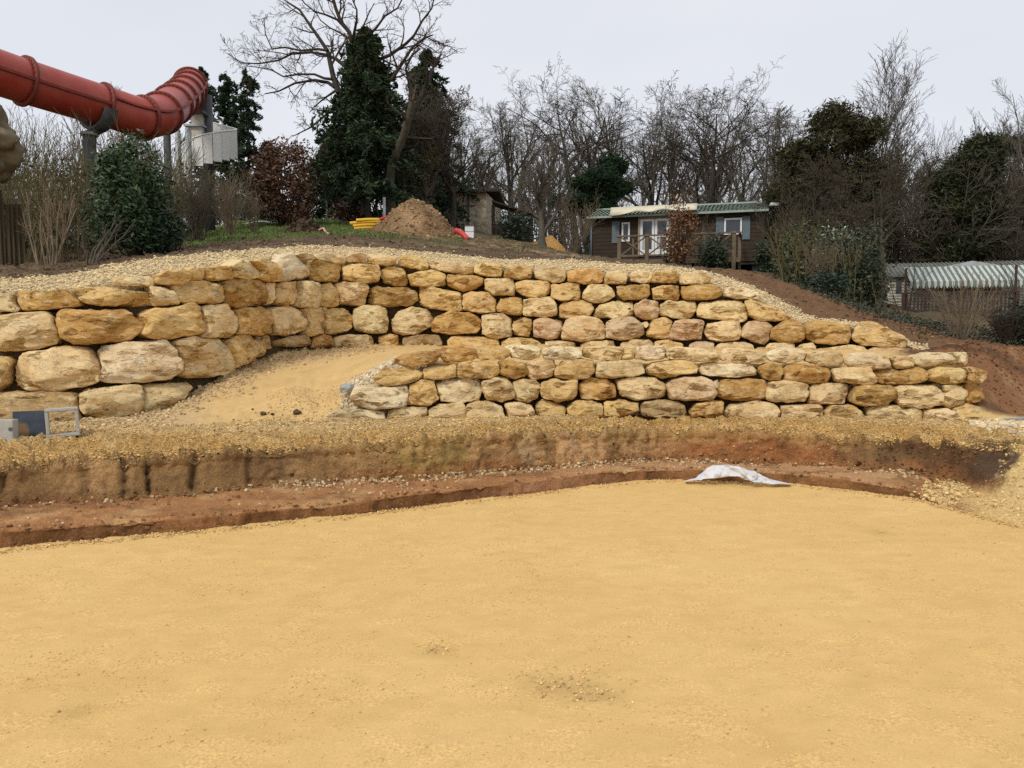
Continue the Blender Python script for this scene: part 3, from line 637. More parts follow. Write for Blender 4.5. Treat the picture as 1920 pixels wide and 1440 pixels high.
UP_B = S('''p 110,210 190,165 260,190 330,245 325,275 250,297 150,290 130,250
m 255,180 320,165 430,190 445,310 360,315 300,285 330,245
w 430,190 450,150 540,125 600,165 655,205 658,290 510,320 445,310
p 540,130 610,125 700,150 690,165 610,165
p 690,140 760,120 850,130 890,155 880,195 830,200 700,165
p 885,150 960,120 1030,135 1025,190 890,188
p 1035,140 1100,120 1240,155 1225,200 1180,210 1040,190
m 1255,150 1330,135 1450,175 1450,230 1390,238 1245,205
b 655,180 700,170 850,205 870,235 862,322 665,305
m 870,205 980,195 1110,205 1120,270 1115,320 1030,328 880,308
m 1130,240 1180,210 1280,230 1310,300 1300,345 1220,340 1150,315 1128,280
m 1315,275 1400,245 1500,235 1565,270 1570,345 1440,352 1330,340
b 60,340 130,300 260,305 365,325 380,420 380,465 330,480 200,497 100,470 95,400
p 365,325 425,325 430,430 400,470 380,465
m 435,340 490,325 560,320 580,370 550,450 480,480 435,470
p 575,320 650,308 715,320 722,400 715,480 660,497 550,485 560,440 582,380
m 725,335 800,330 835,380 850,470 780,490 712,475
p 835,345 880,322 980,325 1040,345 1035,400 1010,480 860,470 845,400
b 1050,370 1110,345 1200,355 1310,350 1370,385 1380,440 1330,475 1190,485 1100,478 1035,460
m 1385,345 1450,345 1550,370 1670,390 1680,450 1675,510 1600,515 1450,500 1385,470
b 165,515 240,495 330,490 385,520 380,600 400,660 300,675 160,670
p 385,510 460,490 495,530 525,630 515,675 400,672 385,600
p 480,480 520,470 600,530 618,600 610,650 530,670 520,600
m 585,510 650,490 725,490 720,600 730,665 640,678 610,670 620,600
m 728,490 765,495 770,560 760,640 730,665 722,600
m 770,500 880,487 935,530 938,620 900,650 820,675 765,665
p 945,500 1010,478 1170,490 1180,600 1175,665 950,650 940,560
p 1210,570 1240,515 1340,495 1440,510 1485,570 1475,620 1400,665 1280,672 1215,650
m 105,720 150,685 240,675 300,705 350,775 345,815 200,885 165,900 130,800
d 300,690 380,670 415,720 415,760 350,780
d 430,710 530,690 620,675 650,700 650,755 580,755 430,755
b 665,690 740,672 800,685 812,760 740,765 660,760
p 820,690 900,672 1020,675 1070,690 1100,755 980,765 820,760
b 1115,690 1190,670 1245,680 1250,765 1120,765
d 1275,690 1380,675 1520,680 1545,720 1540,775 1280,775''')
UP_C = S('''p 18,180 110,175 230,190 315,205 312,262 240,268 60,240 20,220
m 320,205 400,190 510,205 505,285 400,275 320,255
m 520,215 600,205 705,215 713,260 700,295 600,302 520,285
p 725,235 800,220 930,225 942,290 935,312 850,320 725,285
o 950,250 1040,230 1150,235 1195,265 1185,325 1060,333 950,315
p 1200,290 1220,245 1340,240 1355,280 1340,330 1195,330
p 1365,270 1420,240 1530,250 1510,320 1440,325 1380,310
m 1530,260 1620,240 1690,250 1705,300 1690,325 1515,322
b 130,280 200,268 310,270 385,290 380,330 330,365 240,385 150,345
p 390,300 480,287 580,305 597,360 590,410 450,408 390,370
m 605,330 680,302 800,310 830,335 825,390 790,425 680,420 605,390
m 840,340 920,328 1030,335 1035,380 1030,440 900,442 838,425
p 1050,390 1090,345 1210,335 1260,380 1268,415 1200,455 1120,462 1045,430
b 1285,355 1380,338 1500,340 1510,400 1480,435 1330,440 1285,400
m 1520,365 1600,345 1700,345 1712,400 1700,440 1530,438
m 243,410 310,385 420,390 460,440 465,525 350,530 240,510
b 470,480 500,430 590,417 640,435 648,490 640,545 540,540 470,520
p 655,440 750,432 840,425 880,470 875,540 800,558 655,545
m 890,490 920,455 1040,447 1110,460 1130,500 1100,550 960,565 890,560
p 1120,540 1150,480 1260,450 1390,448 1398,520 1390,555 1250,560 1130,560
k 1405,470 1470,435 1560,450 1572,500 1565,560 1480,570 1405,550
b 35,610 70,550 170,515 300,530 370,580 360,640 330,665 150,675 40,650
p 375,540 520,535 570,570 578,650 570,690 470,697 375,670
m 582,580 640,555 700,570 710,620 695,690 620,690 582,670
k 715,580 800,560 910,580 917,620 880,700 800,705 715,690
p 915,640 940,580 1060,547 1160,570 1205,620 1205,700 1050,720 915,705
k 1215,600 1250,565 1400,560 1460,610 1470,670 1440,700 1300,710 1215,690
p 1455,595 1490,585 1500,610 1480,630 1460,620
m 1485,640 1515,575 1590,558 1655,590 1640,690 1560,710 1485,680
m 140,710 180,685 300,682 470,700 485,740 470,800 150,800
m 500,720 560,698 700,700 775,735 775,800 500,800
p 800,725 850,715 1000,725 1015,800 800,800
p 1035,740 1080,718 1260,718 1275,800 1035,800
p 1310,730 1400,705 1500,710 1530,740 1520,800 1310,800
m 1540,720 1640,710 1730,735 1725,800 1540,800''')
UP_D = S('''p 265,290 300,255 420,250 480,285 480,315 420,335 270,332
b 280,350 380,340 480,340 550,360 552,410 500,435 300,440 275,400
w 560,385 600,355 700,355 790,385 820,430 700,435 560,415
p 140,470 200,445 370,450 383,500 350,555 280,568 140,545
p 385,510 410,460 560,445 690,450 720,510 725,570 690,587 560,575 385,555
m 710,455 750,440 870,480 960,515 1030,560 990,578 800,580 730,545
k 200,650 240,585 330,572 435,580 425,650 415,715 300,717 195,705
p 430,650 460,600 560,588 670,590 685,650 670,710 560,728 460,700
k 685,640 730,590 840,582 885,620 870,710 845,752 780,735 690,685
b 885,640 960,590 1040,575 1110,620 1118,700 1090,730 960,732 880,700
b 1115,610 1180,585 1330,595 1420,610 1430,680 1410,735 1300,740 1180,730 1115,690
m 1435,680 1460,620 1500,585 1570,590 1680,635 1790,685 1813,730 1800,762 1640,758 1500,745 1440,710
k 330,740 380,722 500,725 505,800 330,800
p 508,760 540,735 680,722 760,740 780,800 508,800
p 775,775 800,760 840,760 840,795 780,798
p 845,765 870,735 960,730 1045,740 1045,800 845,800
p 1050,765 1080,745 1170,732 1190,760 1185,800 1050,800
p 1250,780 1300,755 1420,745 1530,765 1540,810 1400,835 1250,810
k 1545,775 1570,762 1730,765 1840,775 1860,805 1700,830 1545,810
p 1880,795 1920,782 2010,785 2040,800 1980,825 1880,820''')
LO_B = S('''b 1210,840 1300,800 1420,790 1520,775 1545,800 1500,860 1400,890 1300,895 1220,870
m 1070,975 1150,900 1250,905 1340,900 1410,935 1405,970 1300,1010 1160,1022 1110,1000
m 1420,900 1500,880 1640,880 1645,960 1540,975 1420,978
w 920,1090 960,1030 1060,1020 1200,1030 1310,1020 1320,1070 1300,1160 1100,1175 1000,1170 930,1130
m 1330,1010 1400,985 1490,985 1510,1060 1530,1110 1480,1140 1400,1155 1310,1150 1325,1080
w 740,1230 830,1190 1000,1185 1160,1190 1165,1270 1100,1285 900,1290 760,1275
p 1175,1190 1290,1165 1440,1160 1450,1230 1330,1265 1170,1275''')
LO_C = S('''b 70,770 110,755 230,750 330,775 335,830 290,860 120,865 95,830
m 335,770 440,760 560,785 570,820 500,842 340,840
w 515,755 600,745 720,750 775,780 770,835 690,848 580,830 565,785
w 775,770 850,755 1000,760 1040,780 1052,825 960,842 790,845
p 1058,765 1180,752 1320,760 1330,800 1310,848 1180,850 1058,825
p 1330,765 1410,755 1415,800 1400,840 1320,845
w 1420,758 1540,752 1615,755 1620,838 1500,850 1410,838
m 212,870 330,855 460,852 495,890 498,940 420,965 330,972 205,965
b 485,860 560,850 650,870 685,910 660,960 600,978 510,945
p 680,870 760,850 860,850 868,890 850,960 720,980 665,940
m 868,905 920,855 1040,840 1125,850 1135,930 1100,960 990,980 865,960
p 1145,860 1300,850 1460,870 1480,930 1400,955 1280,972 1145,960
w 65,1010 110,985 280,975 370,990 382,1060 360,1115 200,1138 90,1125
p 365,1000 450,965 550,965 595,1040 590,1110 500,1132 410,1115 380,1060
p 585,1000 660,978 740,985 775,1030 740,1110 680,1128 600,1110
m 770,1000 850,980 1010,985 1025,1050 990,1115 900,1132 770,1100
b 1028,1030 1080,970 1220,975 1285,1020 1280,1095 1180,1118 1050,1105
p 1285,990 1380,965 1560,970 1620,1020 1635,1080 1600,1110 1400,1118 1310,1085
p 10,1180 80,1145 240,1140 268,1180 260,1260 60,1270 15,1260
p 270,1160 340,1125 440,1130 510,1170 535,1250 400,1255 270,1255
p 525,1145 620,1130 700,1150 730,1195 715,1240 560,1240
m 735,1150 780,1115 870,1135 940,1175 930,1235 740,1235
m 945,1170 1010,1120 1120,1120 1190,1150 1192,1230 960,1235
m 1200,1130 1300,1120 1430,1140 1435,1190 1350,1225 1200,1225
d 1450,1140 1560,1118 1700,1125 1755,1160 1760,1230 1450,1230''')
LO_D = S('''p 182,775 250,758 420,770 520,790 540,830 535,855 360,858 185,842
p 545,810 580,770 680,770 790,785 862,830 840,862 720,868 550,850
w 868,800 930,775 1080,772 1125,800 1110,862 960,872 870,840
p 1130,800 1200,790 1370,795 1382,850 1370,885 1220,885 1130,855
w 1385,855 1430,800 1560,798 1670,830 1690,880 1680,905 1540,908 1400,880
m 50,900 90,860 220,845 370,860 398,890 370,930 150,968 55,945
w 385,930 430,865 600,868 740,870 785,900 800,955 650,968 480,955
b 805,890 870,862 950,880 965,930 945,978 850,978 805,930
b 975,930 1010,885 1180,878 1285,890 1290,960 1270,1005 1100,1003 970,985
p 1300,910 1390,895 1550,900 1590,975 1595,1000 1500,1012 1330,990 1300,950
k 180,1010 240,965 420,960 480,990 515,1060 480,1110 340,1120 210,1115 190,1060
w 495,1000 530,980 547,1010 530,1045 500,1035
b 525,1070 550,980 700,975 850,980 868,1040 840,1110 680,1120 530,1100
p 855,1080 870,1000 960,985 1140,1010 1155,1070 1110,1125 980,1140 855,1120
p 1155,1120 1170,1015 1290,1005 1420,1010 1420,1080 1390,1140 1280,1145 1155,1140
m 340,1195 380,1140 480,1118 560,1130 570,1180 565,1230 345,1230
p 580,1200 620,1150 780,1122 920,1150 950,1200 945,1255 700,1262 580,1240
p 960,1160 1080,1148 1220,1150 1245,1195 1235,1255 1000,1260 958,1240
m 1255,1200 1290,1155 1440,1150 1500,1200 1540,1275 1400,1285 1260,1265''')
LO_E = S('''p 595,830 640,812 755,825 770,860 765,890 650,902 615,870
w 755,825 850,800 960,800 1060,815 1080,860 1050,885 860,893 770,875
w 1010,800 1130,793 1145,830 1155,860 1120,882 1080,860 1060,815
b 500,930 540,910 680,912 800,897 870,915 888,950 850,995 700,1012 540,1005
m 885,920 960,895 1080,900 1120,950 1110,1000 990,1010 880,985
b 1090,895 1150,890 1230,920 1238,965 1200,1000 1120,1005 1118,950
b 345,1100 370,1025 500,1010 600,1015 650,1070 660,1105 600,1145 430,1158 345,1130
p 640,1030 720,1018 930,1025 975,1070 970,1150 880,1172 700,1165 660,1110
p 975,1020 1060,1008 1140,1030 1150,1090 1120,1155 1020,1168 970,1130
b 1140,1010 1200,1000 1250,1040 1260,1090 1230,1130 1160,1140 1140,1110 1150,1060
p 450,1230 480,1160 600,1150 760,1170 840,1190 858,1245 830,1285 600,1280 460,1275
p 850,1190 930,1180 1000,1170 1060,1200 1095,1280 1080,1295 900,1295 860,1260
m 1050,1170 1140,1145 1220,1170 1240,1230 1220,1290 1150,1310 1095,1280 1060,1200''')
ORG = {'A': (0, 440), 'B': (400, 440), 'C': (800, 440), 'D': (1200, 440), 'E': (1500, 440)}
TONE = {'w': (0.780, 0.636, 0.392), 'p': (0.742, 0.557, 0.292), 'm': (0.668, 0.456, 0.185), 'b': (0.530, 0.318, 0.106), 'o': (0.615, 0.360, 0.133), 'k': (0.657, 0.466, 0.281), 'd': (0.445, 0.302, 0.138)}
def ico(n):
    bm = bmesh.new(); bmesh.ops.create_icosphere(bm, subdivisions=n, radius=1.0); bm.verts.ensure_lookup_table()
    V = np.array([v.co[:] for v in bm.verts]); Fc = np.array([[v.index for v in f.verts] for f in bm.faces]); bm.free(); return V, Fc
ICO4, ICO5 = ico(4), ico(5)
srng = np.random.default_rng(11)
def wall_front(px, Yb, zb, bat, py):
    Y = Yb
    for _ in range(3):
        z = at_y(px, py, Y)[2]; Y = Yb + bat * (z - zb)
    return Y
def make_stone(tone, poly, org, YB, ZBv, bat, parent, seed):
    P = np.array(poly) / 3.6 + np.array(org)
    yb = np.interp(P[:, 0], PX, YB); zb = np.interp(P[:, 0], PX, ZBv)
    W = at_y(P[:, 0], P[:, 1], wall_front(P[:, 0], yb, zb, bat, P[:, 1])).T            # outline in the place
    c = (W.max(0) + W.min(0)) / 2
    pc = P.mean(0)[0]
    q = lambda px: colpt(np.array([px]), np.interp([px], PX, YB), np.array([1.0]))[0]
    t = q(pc + 12) - q(pc - 12); t[2] = 0; t /= np.linalg.norm(t); nrm = np.array([-t[1], t[0], 0.0])   # into the bank
    if nrm[1] < 0: nrm = -nrm
    u = (W - c) @ t; v = W[:, 2] - c[2]
    wdt, hgt = np.ptp(u), np.ptp(v)
    # outline radius by angle
    d, Fc = ICO5 if wdt * hgt > 0.22 else ICO4
    phi = np.arctan2(d[:, 2], d[:, 0]); Rr = np.zeros(len(d))
    cu, sv = np.cos(phi), np.sin(phi); m = len(u)
    for i in range(m):
        a = np.array([u[i], v[i]]); b = np.array([u[(i+1) % m], v[(i+1) % m]]); e = b - a
        den = cu * e[1] - sv * e[0]
        with np.errstate(divide='ignore', invalid='ignore'):
            s = (a[0] * e[1] - a[1] * e[0]) / den; k = (a[0] * sv - a[1] * cu) / den
        ok = (np.abs(den) > 1e-12) & (s > 0) & (k >= -1e-6) & (k <= 1 + 1e-6)
        Rr = np.where(ok & (s > Rr), s, Rr)
    Rr = np.where(Rr <= 0, min(wdt, hgt) / 2, Rr) * 1.01
    rho = np.sqrt(d[:, 0]**2 + d[:, 2]**2); ex = srng.uniform(0.34, 0.48)
    lat = rho ** ex * (1 + 0.0 * rho); dep = np.abs(d[:, 1]) ** ex
    hf = min(0.42 * hgt, 0.20) * srng.uniform(0.8, 1.15) + 0.02; hb = min(0.5, 0.8 * hgt)
    L = np.stack([lat * Rr * cu, np.where(d[:, 1] < 0, -dep * hf, dep * hb), lat * Rr * sv], -1)
    sc = np.array([wdt / 2, hf, hgt / 2])
    fr = d[:, 1] < 0.35
    for kf in range(srng.integers(6, 11)):                      # flat breaks across the face
        n3 = np.array([srng.normal(0, 0.62), -1.0, srng.normal(0.10, 0.6)]); n3 /= np.linalg.norm(n3)
        hgt3 = (L / sc) @ n3; off = hgt3.max() * srng.uniform(0.68, 0.92)
        ex3 = np.clip(hgt3 - off, 0, None) * 0.92
        L = L - (ex3[:, None] * n3 * np.array([0.55, 1, 0.55])) * sc
    nl_ = L / (sc ** 2); nl_ /= np.linalg.norm(nl_, axis=1, keepdims=True) + 1e-9
    o = np.array([seed * 3.17, seed * 1.7, seed * 0.9]); s0 = 0.55 / max(hgt, 0.12)
    ns = fbm((L * np.array([1, 1, 1.5])) * s0 * 3.2 + o, 1.0, 4, 3)
    rg = 1 - np.abs(fbm(L * np.array([.8, 1, 2.4]) * s0 * 3.5 + o + 9, 1.0, 3, 8)) * 2
    A = 0.065 * hgt * (1 if len(d) < 2000 else 0.85)
    L = L + nl_ * (A * ns + 0.6 * A * rg)[:, None] * np.where(d[:, 1] < 0.3, 1, 0.4)[:, None]
    Wd = L[:, [0]] * t + L[:, [1]] * nrm + L[:, [2]] * np.array([0, 0, 1.0])
    off = srng.uniform(-0.05, 0.05)
    loc = c + nrm * (off + hf * 0.45)
    o_ = np_mesh('stone', Wd, Fc, M['stone'], parent, True)
    o_.location = loc
    tc = np.array(TONE[tone]) * (1 + srng.normal(0, 0.06)) * (1 + srng.normal(0, 0.012, 3))
    o_.color = (*np.clip(tc, 0, 0.8), 1)
    return o_
up_wall = thing('retaining_wall', 'tall curving upper wall of big stacked limestone boulders with gravel on top', 'wall')
lo_wall = thing('retaining_wall', 'low straight lower wall of limestone boulders standing just above the dug bank', 'wall')
up_wall['kind'] = 'thing'; lo_wall['kind'] = 'thing'
sd = 1
for key, lst in (('A', UP_A), ('B', UP_B), ('C', UP_C), ('D', UP_D)):
    for tone, poly in lst:
        make_stone(tone, poly, ORG[key], YU, ZB, BAT, up_wall, sd); sd += 1
YL = smooth1(np.interp(PX, [-2600,600,660,740,1000,1350,1600,1780,1840,1880,2600],[9.6,9.62,9.72,9.82,10.03,10.08,9.98,9.90,9.98,10.2,10.2]), 2)
ZL = 0 * PX + 0.55
for key, lst in (('B', LO_B), ('C', LO_C), ('D', LO_D), ('E', LO_E)):
    for tone, poly in lst:
        make_stone(tone, poly, ORG[key], YL, ZL, 0.12, lo_wall, sd); sd += 1

hp_ = V3(1180, 579, float(np.interp(1180, PX, YU)) - .02)
o = MB().tube([(0, -.06, 0), (0, .06, 0)], .016, 12).build('drill_hole_shade', flat_mat('hole_shade', (.02, .014, .01), .95), up_wall); o.location = hp_  # solid dark plug, its colour paints the shade inside a drilled hole

# ================================================================== VEGETATION
PXd = PX; CI = np.arange(len(PX))
def ground_z(px, Y):
    i = int(np.clip(np.searchsorted(PX, px), 1, len(PX) - 1))
    return float(np.interp(Y, G[:, i, 1], G[:, i, 2]))
def foot(px, Y, sink=0.05):
    z = ground_z(px, Y); p = colpt(np.array([px]), np.array([Y]), np.array([z]))[0]; p[2] -= sink; return p
def hgt_to(px, Y, py): return float(at_y(px, py, Y)[2]) - ground_z(px, Y)

def _norm(v):
    l = math.sqrt(v[0]*v[0] + v[1]*v[1] + v[2]*v[2]) + 1e-9; return (v[0]/l, v[1]/l, v[2]/l)
def _side(rng, d, ang):
    while True:
        q = (rng.gauss(0, 1), rng.gauss(0, 1), rng.gauss(0, 1)); k = q[0]*d[0] + q[1]*d[1] + q[2]*d[2]
        q = (q[0]-k*d[0], q[1]-k*d[1], q[2]-k*d[2])
        if q[0]**2 + q[1]**2 + q[2]**2 > 0.05: break
    q = _norm(q); c, s = math.cos(ang), math.sin(ang)
    return (d[0]*c + q[0]*s, d[1]*c + q[1]*s, d[2]*c + q[2]*s)
def kids(rng, pts, rad, L, lvl, sp, out, t0):
    n = len(pts); nk = sp['kids'][lvl]; nk = max(1, int(nk * rng.uniform(0.75, 1.25)))
    for k in range(nk):
        t = t0 + (1 - t0) * ((k + rng.random()) / nk) ** sp.get('dist', 0.9)
        f = min(t * (n - 1), n - 1.001); i = int(f); w = f - i
        a, b = pts[i], pts[i+1]
        p = (a[0]+(b[0]-a[0])*w, a[1]+(b[1]-a[1])*w, a[2]+(b[2]-a[2])*w)
        d = _norm((b[0]-a[0], b[1]-a[1], b[2]-a[2])); rr_ = rad[i] + (rad[i+1]-rad[i]) * w
        cd = _side(rng, d, math.radians(rng.uniform(*sp['ang'][lvl])))
        cl = L * sp['ratio'][lvl] * rng.uniform(0.65, 1.2) * (1.15 - 0.55 * t)
        grow(rng, p, cd, cl, max(sp['rmin'], min(rr_ * 0.72, rr_ * sp['rr'][lvl])), lvl + 1, sp, out)
def grow(rng, p, d, L, r, lvl, sp, out):
    n = sp['n'][lvl]; g = sp['gnarl'][lvl]; up = sp['up'][lvl]; st = L / (n - 1)
    pts = [p]; 
    for i in range(n - 1):
        d = _norm((d[0] + rng.gauss(0, g), d[1] + rng.gauss(0, g), d[2] + rng.gauss(0, g) + up))
        p = (p[0] + d[0]*st, p[1] + d[1]*st, p[2] + d[2]*st); pts.append(p)
    tip = sp['tip'][lvl]
    rad = [max(r * (1 - (1 - tip) * (i / (n - 1))), sp['rmin'] * 0.8) for i in range(n)]
    out.append((lvl, pts, rad))
    if lvl < len(sp['kids']): kids(rng, pts, rad, L, lvl, sp, out, sp['t0'][lvl])
def tubes(name, strokes, mat, parent=None, flare=None, origin=None):
    groups = {}
    for lvl, pts, rad in strokes:
        k = 8 if lvl <= 0 else (5 if lvl == 1 else 3)
        groups.setdefault((len(pts), k), []).append((pts, rad))
    Vs, Qs, base = [], [], 0
    for (n, k), lst in groups.items():
        P = np.array([a for a, b in lst], float); Rd = np.array([b for a, b in lst], float); B = len(P)
        T = np.gradient(P, axis=1); T /= np.linalg.norm(T, axis=2, keepdims=True) + 1e-9
        ref = np.where(np.abs(T[:, :1, 2:3]) < 0.85, np.array([0, 0, 1.0]), np.array([1.0, 0, 0]))
        r = np.cross(T, np.broadcast_to(ref, T.shape)); r /= np.linalg.norm(r, axis=2, keepdims=True) + 1e-9; u = np.cross(r, T)
        a = 2 * math.pi * np.arange(k) / k
        V = P[:, :, None] + Rd[:, :, None, None] * (np.cos(a)[:, None] * r[:, :, None] + np.sin(a)[:, None] * u[:, :, None])
        idx = base + np.arange(B * n * k).reshape(B, n, k); nx = np.roll(idx, -1, axis=2)
        Q = np.stack([idx[:, :-1], nx[:, :-1], nx[:, 1:], idx[:, 1:]], -1).reshape(-1, 4)
        Vs.append(V.reshape(-1, 3)); Qs.append(Q); base += B * n * k
    return np_mesh(name, np.concatenate(Vs), np.concatenate(Qs), mat, parent, True, None, origin)
OAK = dict(n=[9,7,5,3,2], gnarl=[.09,.16,.2,.22,.2], up=[.03,.07,.06,.05,.03], tip=[.10,.22,.3,.4,.6], kids=[12,8,6,4], t0=[.24,.15,.12,.1], ang=[(28,62),(28,60),(28,62),(25,60)], ratio=[.52,.50,.50,.52], rr=[.66,.60,.58,.6], rmin=.0075)
TALL = dict(OAK, kids=[13,8,6,4], ang=[(18,42),(20,48),(22,55),(25,60)], up=[.02,.10,.08,.05,.04], t0=[.30,.2,.15,.1], ratio=[.45,.48,.5,.5])
FAST = dict(OAK, kids=[22,9,6,4], ang=[(16,34),(14,30),(15,34),(15,40)], up=[.02,.20,.16,.12,.08], gnarl=[.04,.06,.07,.08,.1], t0=[.10,.2,.15,.1], ratio=[.62,.5,.5,.5], dist=1.3)
BUSHY = dict(OAK, kids=[17,9,7,5], ang=[(25,60),(25,55),(25,55),(25,60)], up=[.02,.07,.06,.05,.03], gnarl=[.05,.1,.14,.16,.2], t0=[.16,.15,.1,.1], ratio=[.58,.52,.5,.5])
def bare_tree(name, label, px, Y, pytop, sp, seed, r=None, lean=0.0, wide=1.0, group=None, bark=None, twig=None, cat='tree'):
    rng = random.Random(seed); b = foot(px, Y, 0.1); Hh = hgt_to(px, Y, pytop)
    t = thing(name, label, cat, b, 0, group); t['h'] = Hh
    out = []; grow(rng, (0, 0, 0), _norm((lean, rng.uniform(-.05, .05), 1)), Hh * 0.80, r or Hh * 0.022, 0, sp, out)
    top_ = [p for _, pts, _ in out for p in pts if p[2] > Hh * .4]; n_ = len(top_); mx, my, mz = (sum(p[a] for p in top_) / n_ for a in (0, 1, 2))
    sx_, sy_ = (mx - lean * mz * .5) / mz, my / mz
    out = [(l, [(p[0] - sx_ * p[2], p[1] - sy_ * p[2], p[2]) for p in pts], rad) for l, pts, rad in out]
    zmax = max(p[2] for _, pts, _ in out for p in pts); k = Hh / zmax
    out = [(l, [(p[0]*k*wide, p[1]*k*wide, p[2]*k) for p in pts], rad) for l, pts, rad in out]
    l0 = out[0][2]; out[0] = (0, out[0][1], [l0[0] * 1.5] + l0[1:])
    tubes('trunk', [o for o in out if o[0] <= 1], bark or M['bark'], t)
    tubes('crown', [o for o in out if o[0] > 1], twig or M['twig'], t)
    return t
M['bark_grey'] = flat_mat('grey_bark', (0.095, 0.088, 0.070), 0.95, 0.45, 7.0, 0.1, bstr=0.7)
M['bark_dark'] = flat_mat('dark_bark', (0.055, 0.047, 0.038), 0.95, 0.4, 7.0, 0.1, bstr=0.6)
M['twig_brown'] = flat_mat('brown_twigs', (0.088, 0.074, 0.052), 0.95, 0.25, 3.0, 0.1)
M['twig_grey'] = flat_mat('grey_twigs', (0.125, 0.110, 0.086), 0.95, 0.25, 3.0, 0.1)  # on the far trees this paler grey tint stands in for haze
M['twig_pale'] = flat_mat('pale_stems', (0.20, 0.155, 0.105), 0.9, 0.3, 5.0, 0.15)
M['twig_olive'] = flat_mat('olive_stems', (0.125, 0.105, 0.05), 0.9, 0.3, 5.0, 0.15)

def leaf_cards(name, P, size, cols, parent, mat, asp=0.45, seed=1, drop=0.0, origin=None):
    rg = np.random.default_rng(seed); n = len(P)
    a = rg.normal(0, 1, (n, 3)); a[:, 2] = a[:, 2] * 0.7 - drop; a /= np.linalg.norm(a, axis=1, keepdims=True)
    b = rg.normal(0, 1, (n, 3)); b -= (b * a).sum(1, keepdims=True) * a; b /= np.linalg.norm(b, axis=1, keepdims=True)
    c = np.cross(a, b); s = (size * rg.uniform(.7, 1.3, n))[:, None]
    V = np.stack([P - a*s, P + b*s*asp + c*s*.12, P + a*s, P - b*s*asp + c*s*.12], 1)
    Q = (np.arange(n) * 4)[:, None] + np.array([0, 1, 2, 3])
    return np_mesh(name, V, Q, mat, parent, False, np.repeat(cols[:, None], 4, 1), origin)
def clump_pts(rg, rad, ncl, nlf, sig, zc=0.5, shell=0.45, shape=None):
    """leaf positions: clumps through an uneven rounded volume standing on the ground"""
    d = rg.normal(0, 1, (ncl, 3)); d /= np.linalg.norm(d, axis=1, keepdims=True)
    q = (shell + (1 - shell) * rg.random((ncl, 1)) ** 0.5) * (1 + 0.22 * fbm(d * 1.9 + rg.uniform(0, 50), 1.0, 2, 3))[:, None]
    c = d * q * np.array(rad) + np.array([0, 0, rad[2]])
    if shape is not None: c = shape(c)
    k = rg.integers(0, ncl, nlf); P = c[k] + rg.normal(0, 1, (nlf, 3)) * sig
    P = P[P[:, 2] > 0.02]; return P, c
def leafy_bush(name, label, px, Y, rad, nleaf, size, base, seed, asp=0.45, sig=0.12, ncl=140, mat=None, cat='bush', stems=14, group=None, var=.3, shape=None, drop=0.0, twig=None):
    rg = np.random.default_rng(seed); t = thing(name, label, cat, foot(px, Y, 0.03), 0, group)
    P, c = clump_pts(rg, rad, ncl, nleaf, sig, shape=shape)
    leaf_cards('foliage', P, size, cvar2(rg, base, len(P), var), t, mat or M['leaf'], asp, seed, drop)
    st = []
    for i in range(min(stems, ncl)):
        e = c[i]; m_ = e * np.array([.45, .45, .55]); st.append((2, [(e[0]*.1, e[1]*.1, 0), tuple(m_), tuple(e)], [.02, .014, .006]))
    if st: tubes('stems', st, twig or M['twig'], t)
    return t
def cvar2(rg, base, n, v=.3, hue=.1): return np.clip(np.array(base) * np.exp(rg.normal(0, v, (n, 1))) * (1 + rg.normal(0, hue, (n, 3))), .004, .7)
STEM = dict(n=[7,5,3,2], gnarl=[.07,.1,.12,.15], up=[.05,.07,.07,.05], tip=[.35,.35,.4,.5], kids=[5,4,2], t0=[.25,.2,.15], ang=[(12,35),(15,40),(20,45)], ratio=[.48,.5,.5], rr=[.6,.6,.6], rmin=.003)
def bare_shrub(name, label, px, Y, pytop, seed, nst=16, spread=0.5, r=.016, mat=None, sp=None, cat='shrub', group=None, foot_r=.12, sink=0.04):
    rng = random.Random(seed); t_b = foot(px, Y, sink); Hh = hgt_to(px, Y, pytop); sp = sp or STEM; out = []
    for i in range(nst):
        a = rng.uniform(0, 6.283); s = spread * rng.random() ** 0.6
        grow(rng, (foot_r*math.cos(a)*rng.random(), foot_r*math.sin(a)*rng.random(), -0.02), _norm((s*math.cos(a), s*math.sin(a), 1)), Hh * rng.uniform(.6, 1.0), r * rng.uniform(.6, 1.2), 0, sp, out)
    zmax = max(p[2] for _, pts, _ in out for p in pts); k = Hh / zmax
    out = [(1 if l == 0 else 2, [(p[0]*k, p[1]*k, p[2]*k) for p in pts], rad) for l, pts, rad in out]
    t = thing(name, label, cat, t_b, 0, group)
    tubes('stem', [o for o in out if o[0] == 1], mat or M['twig_brown'], t); kind(tubes('twigs', [o for o in out if o[0] == 2], mat or M['twig_brown'], t), 'stuff')
    return t
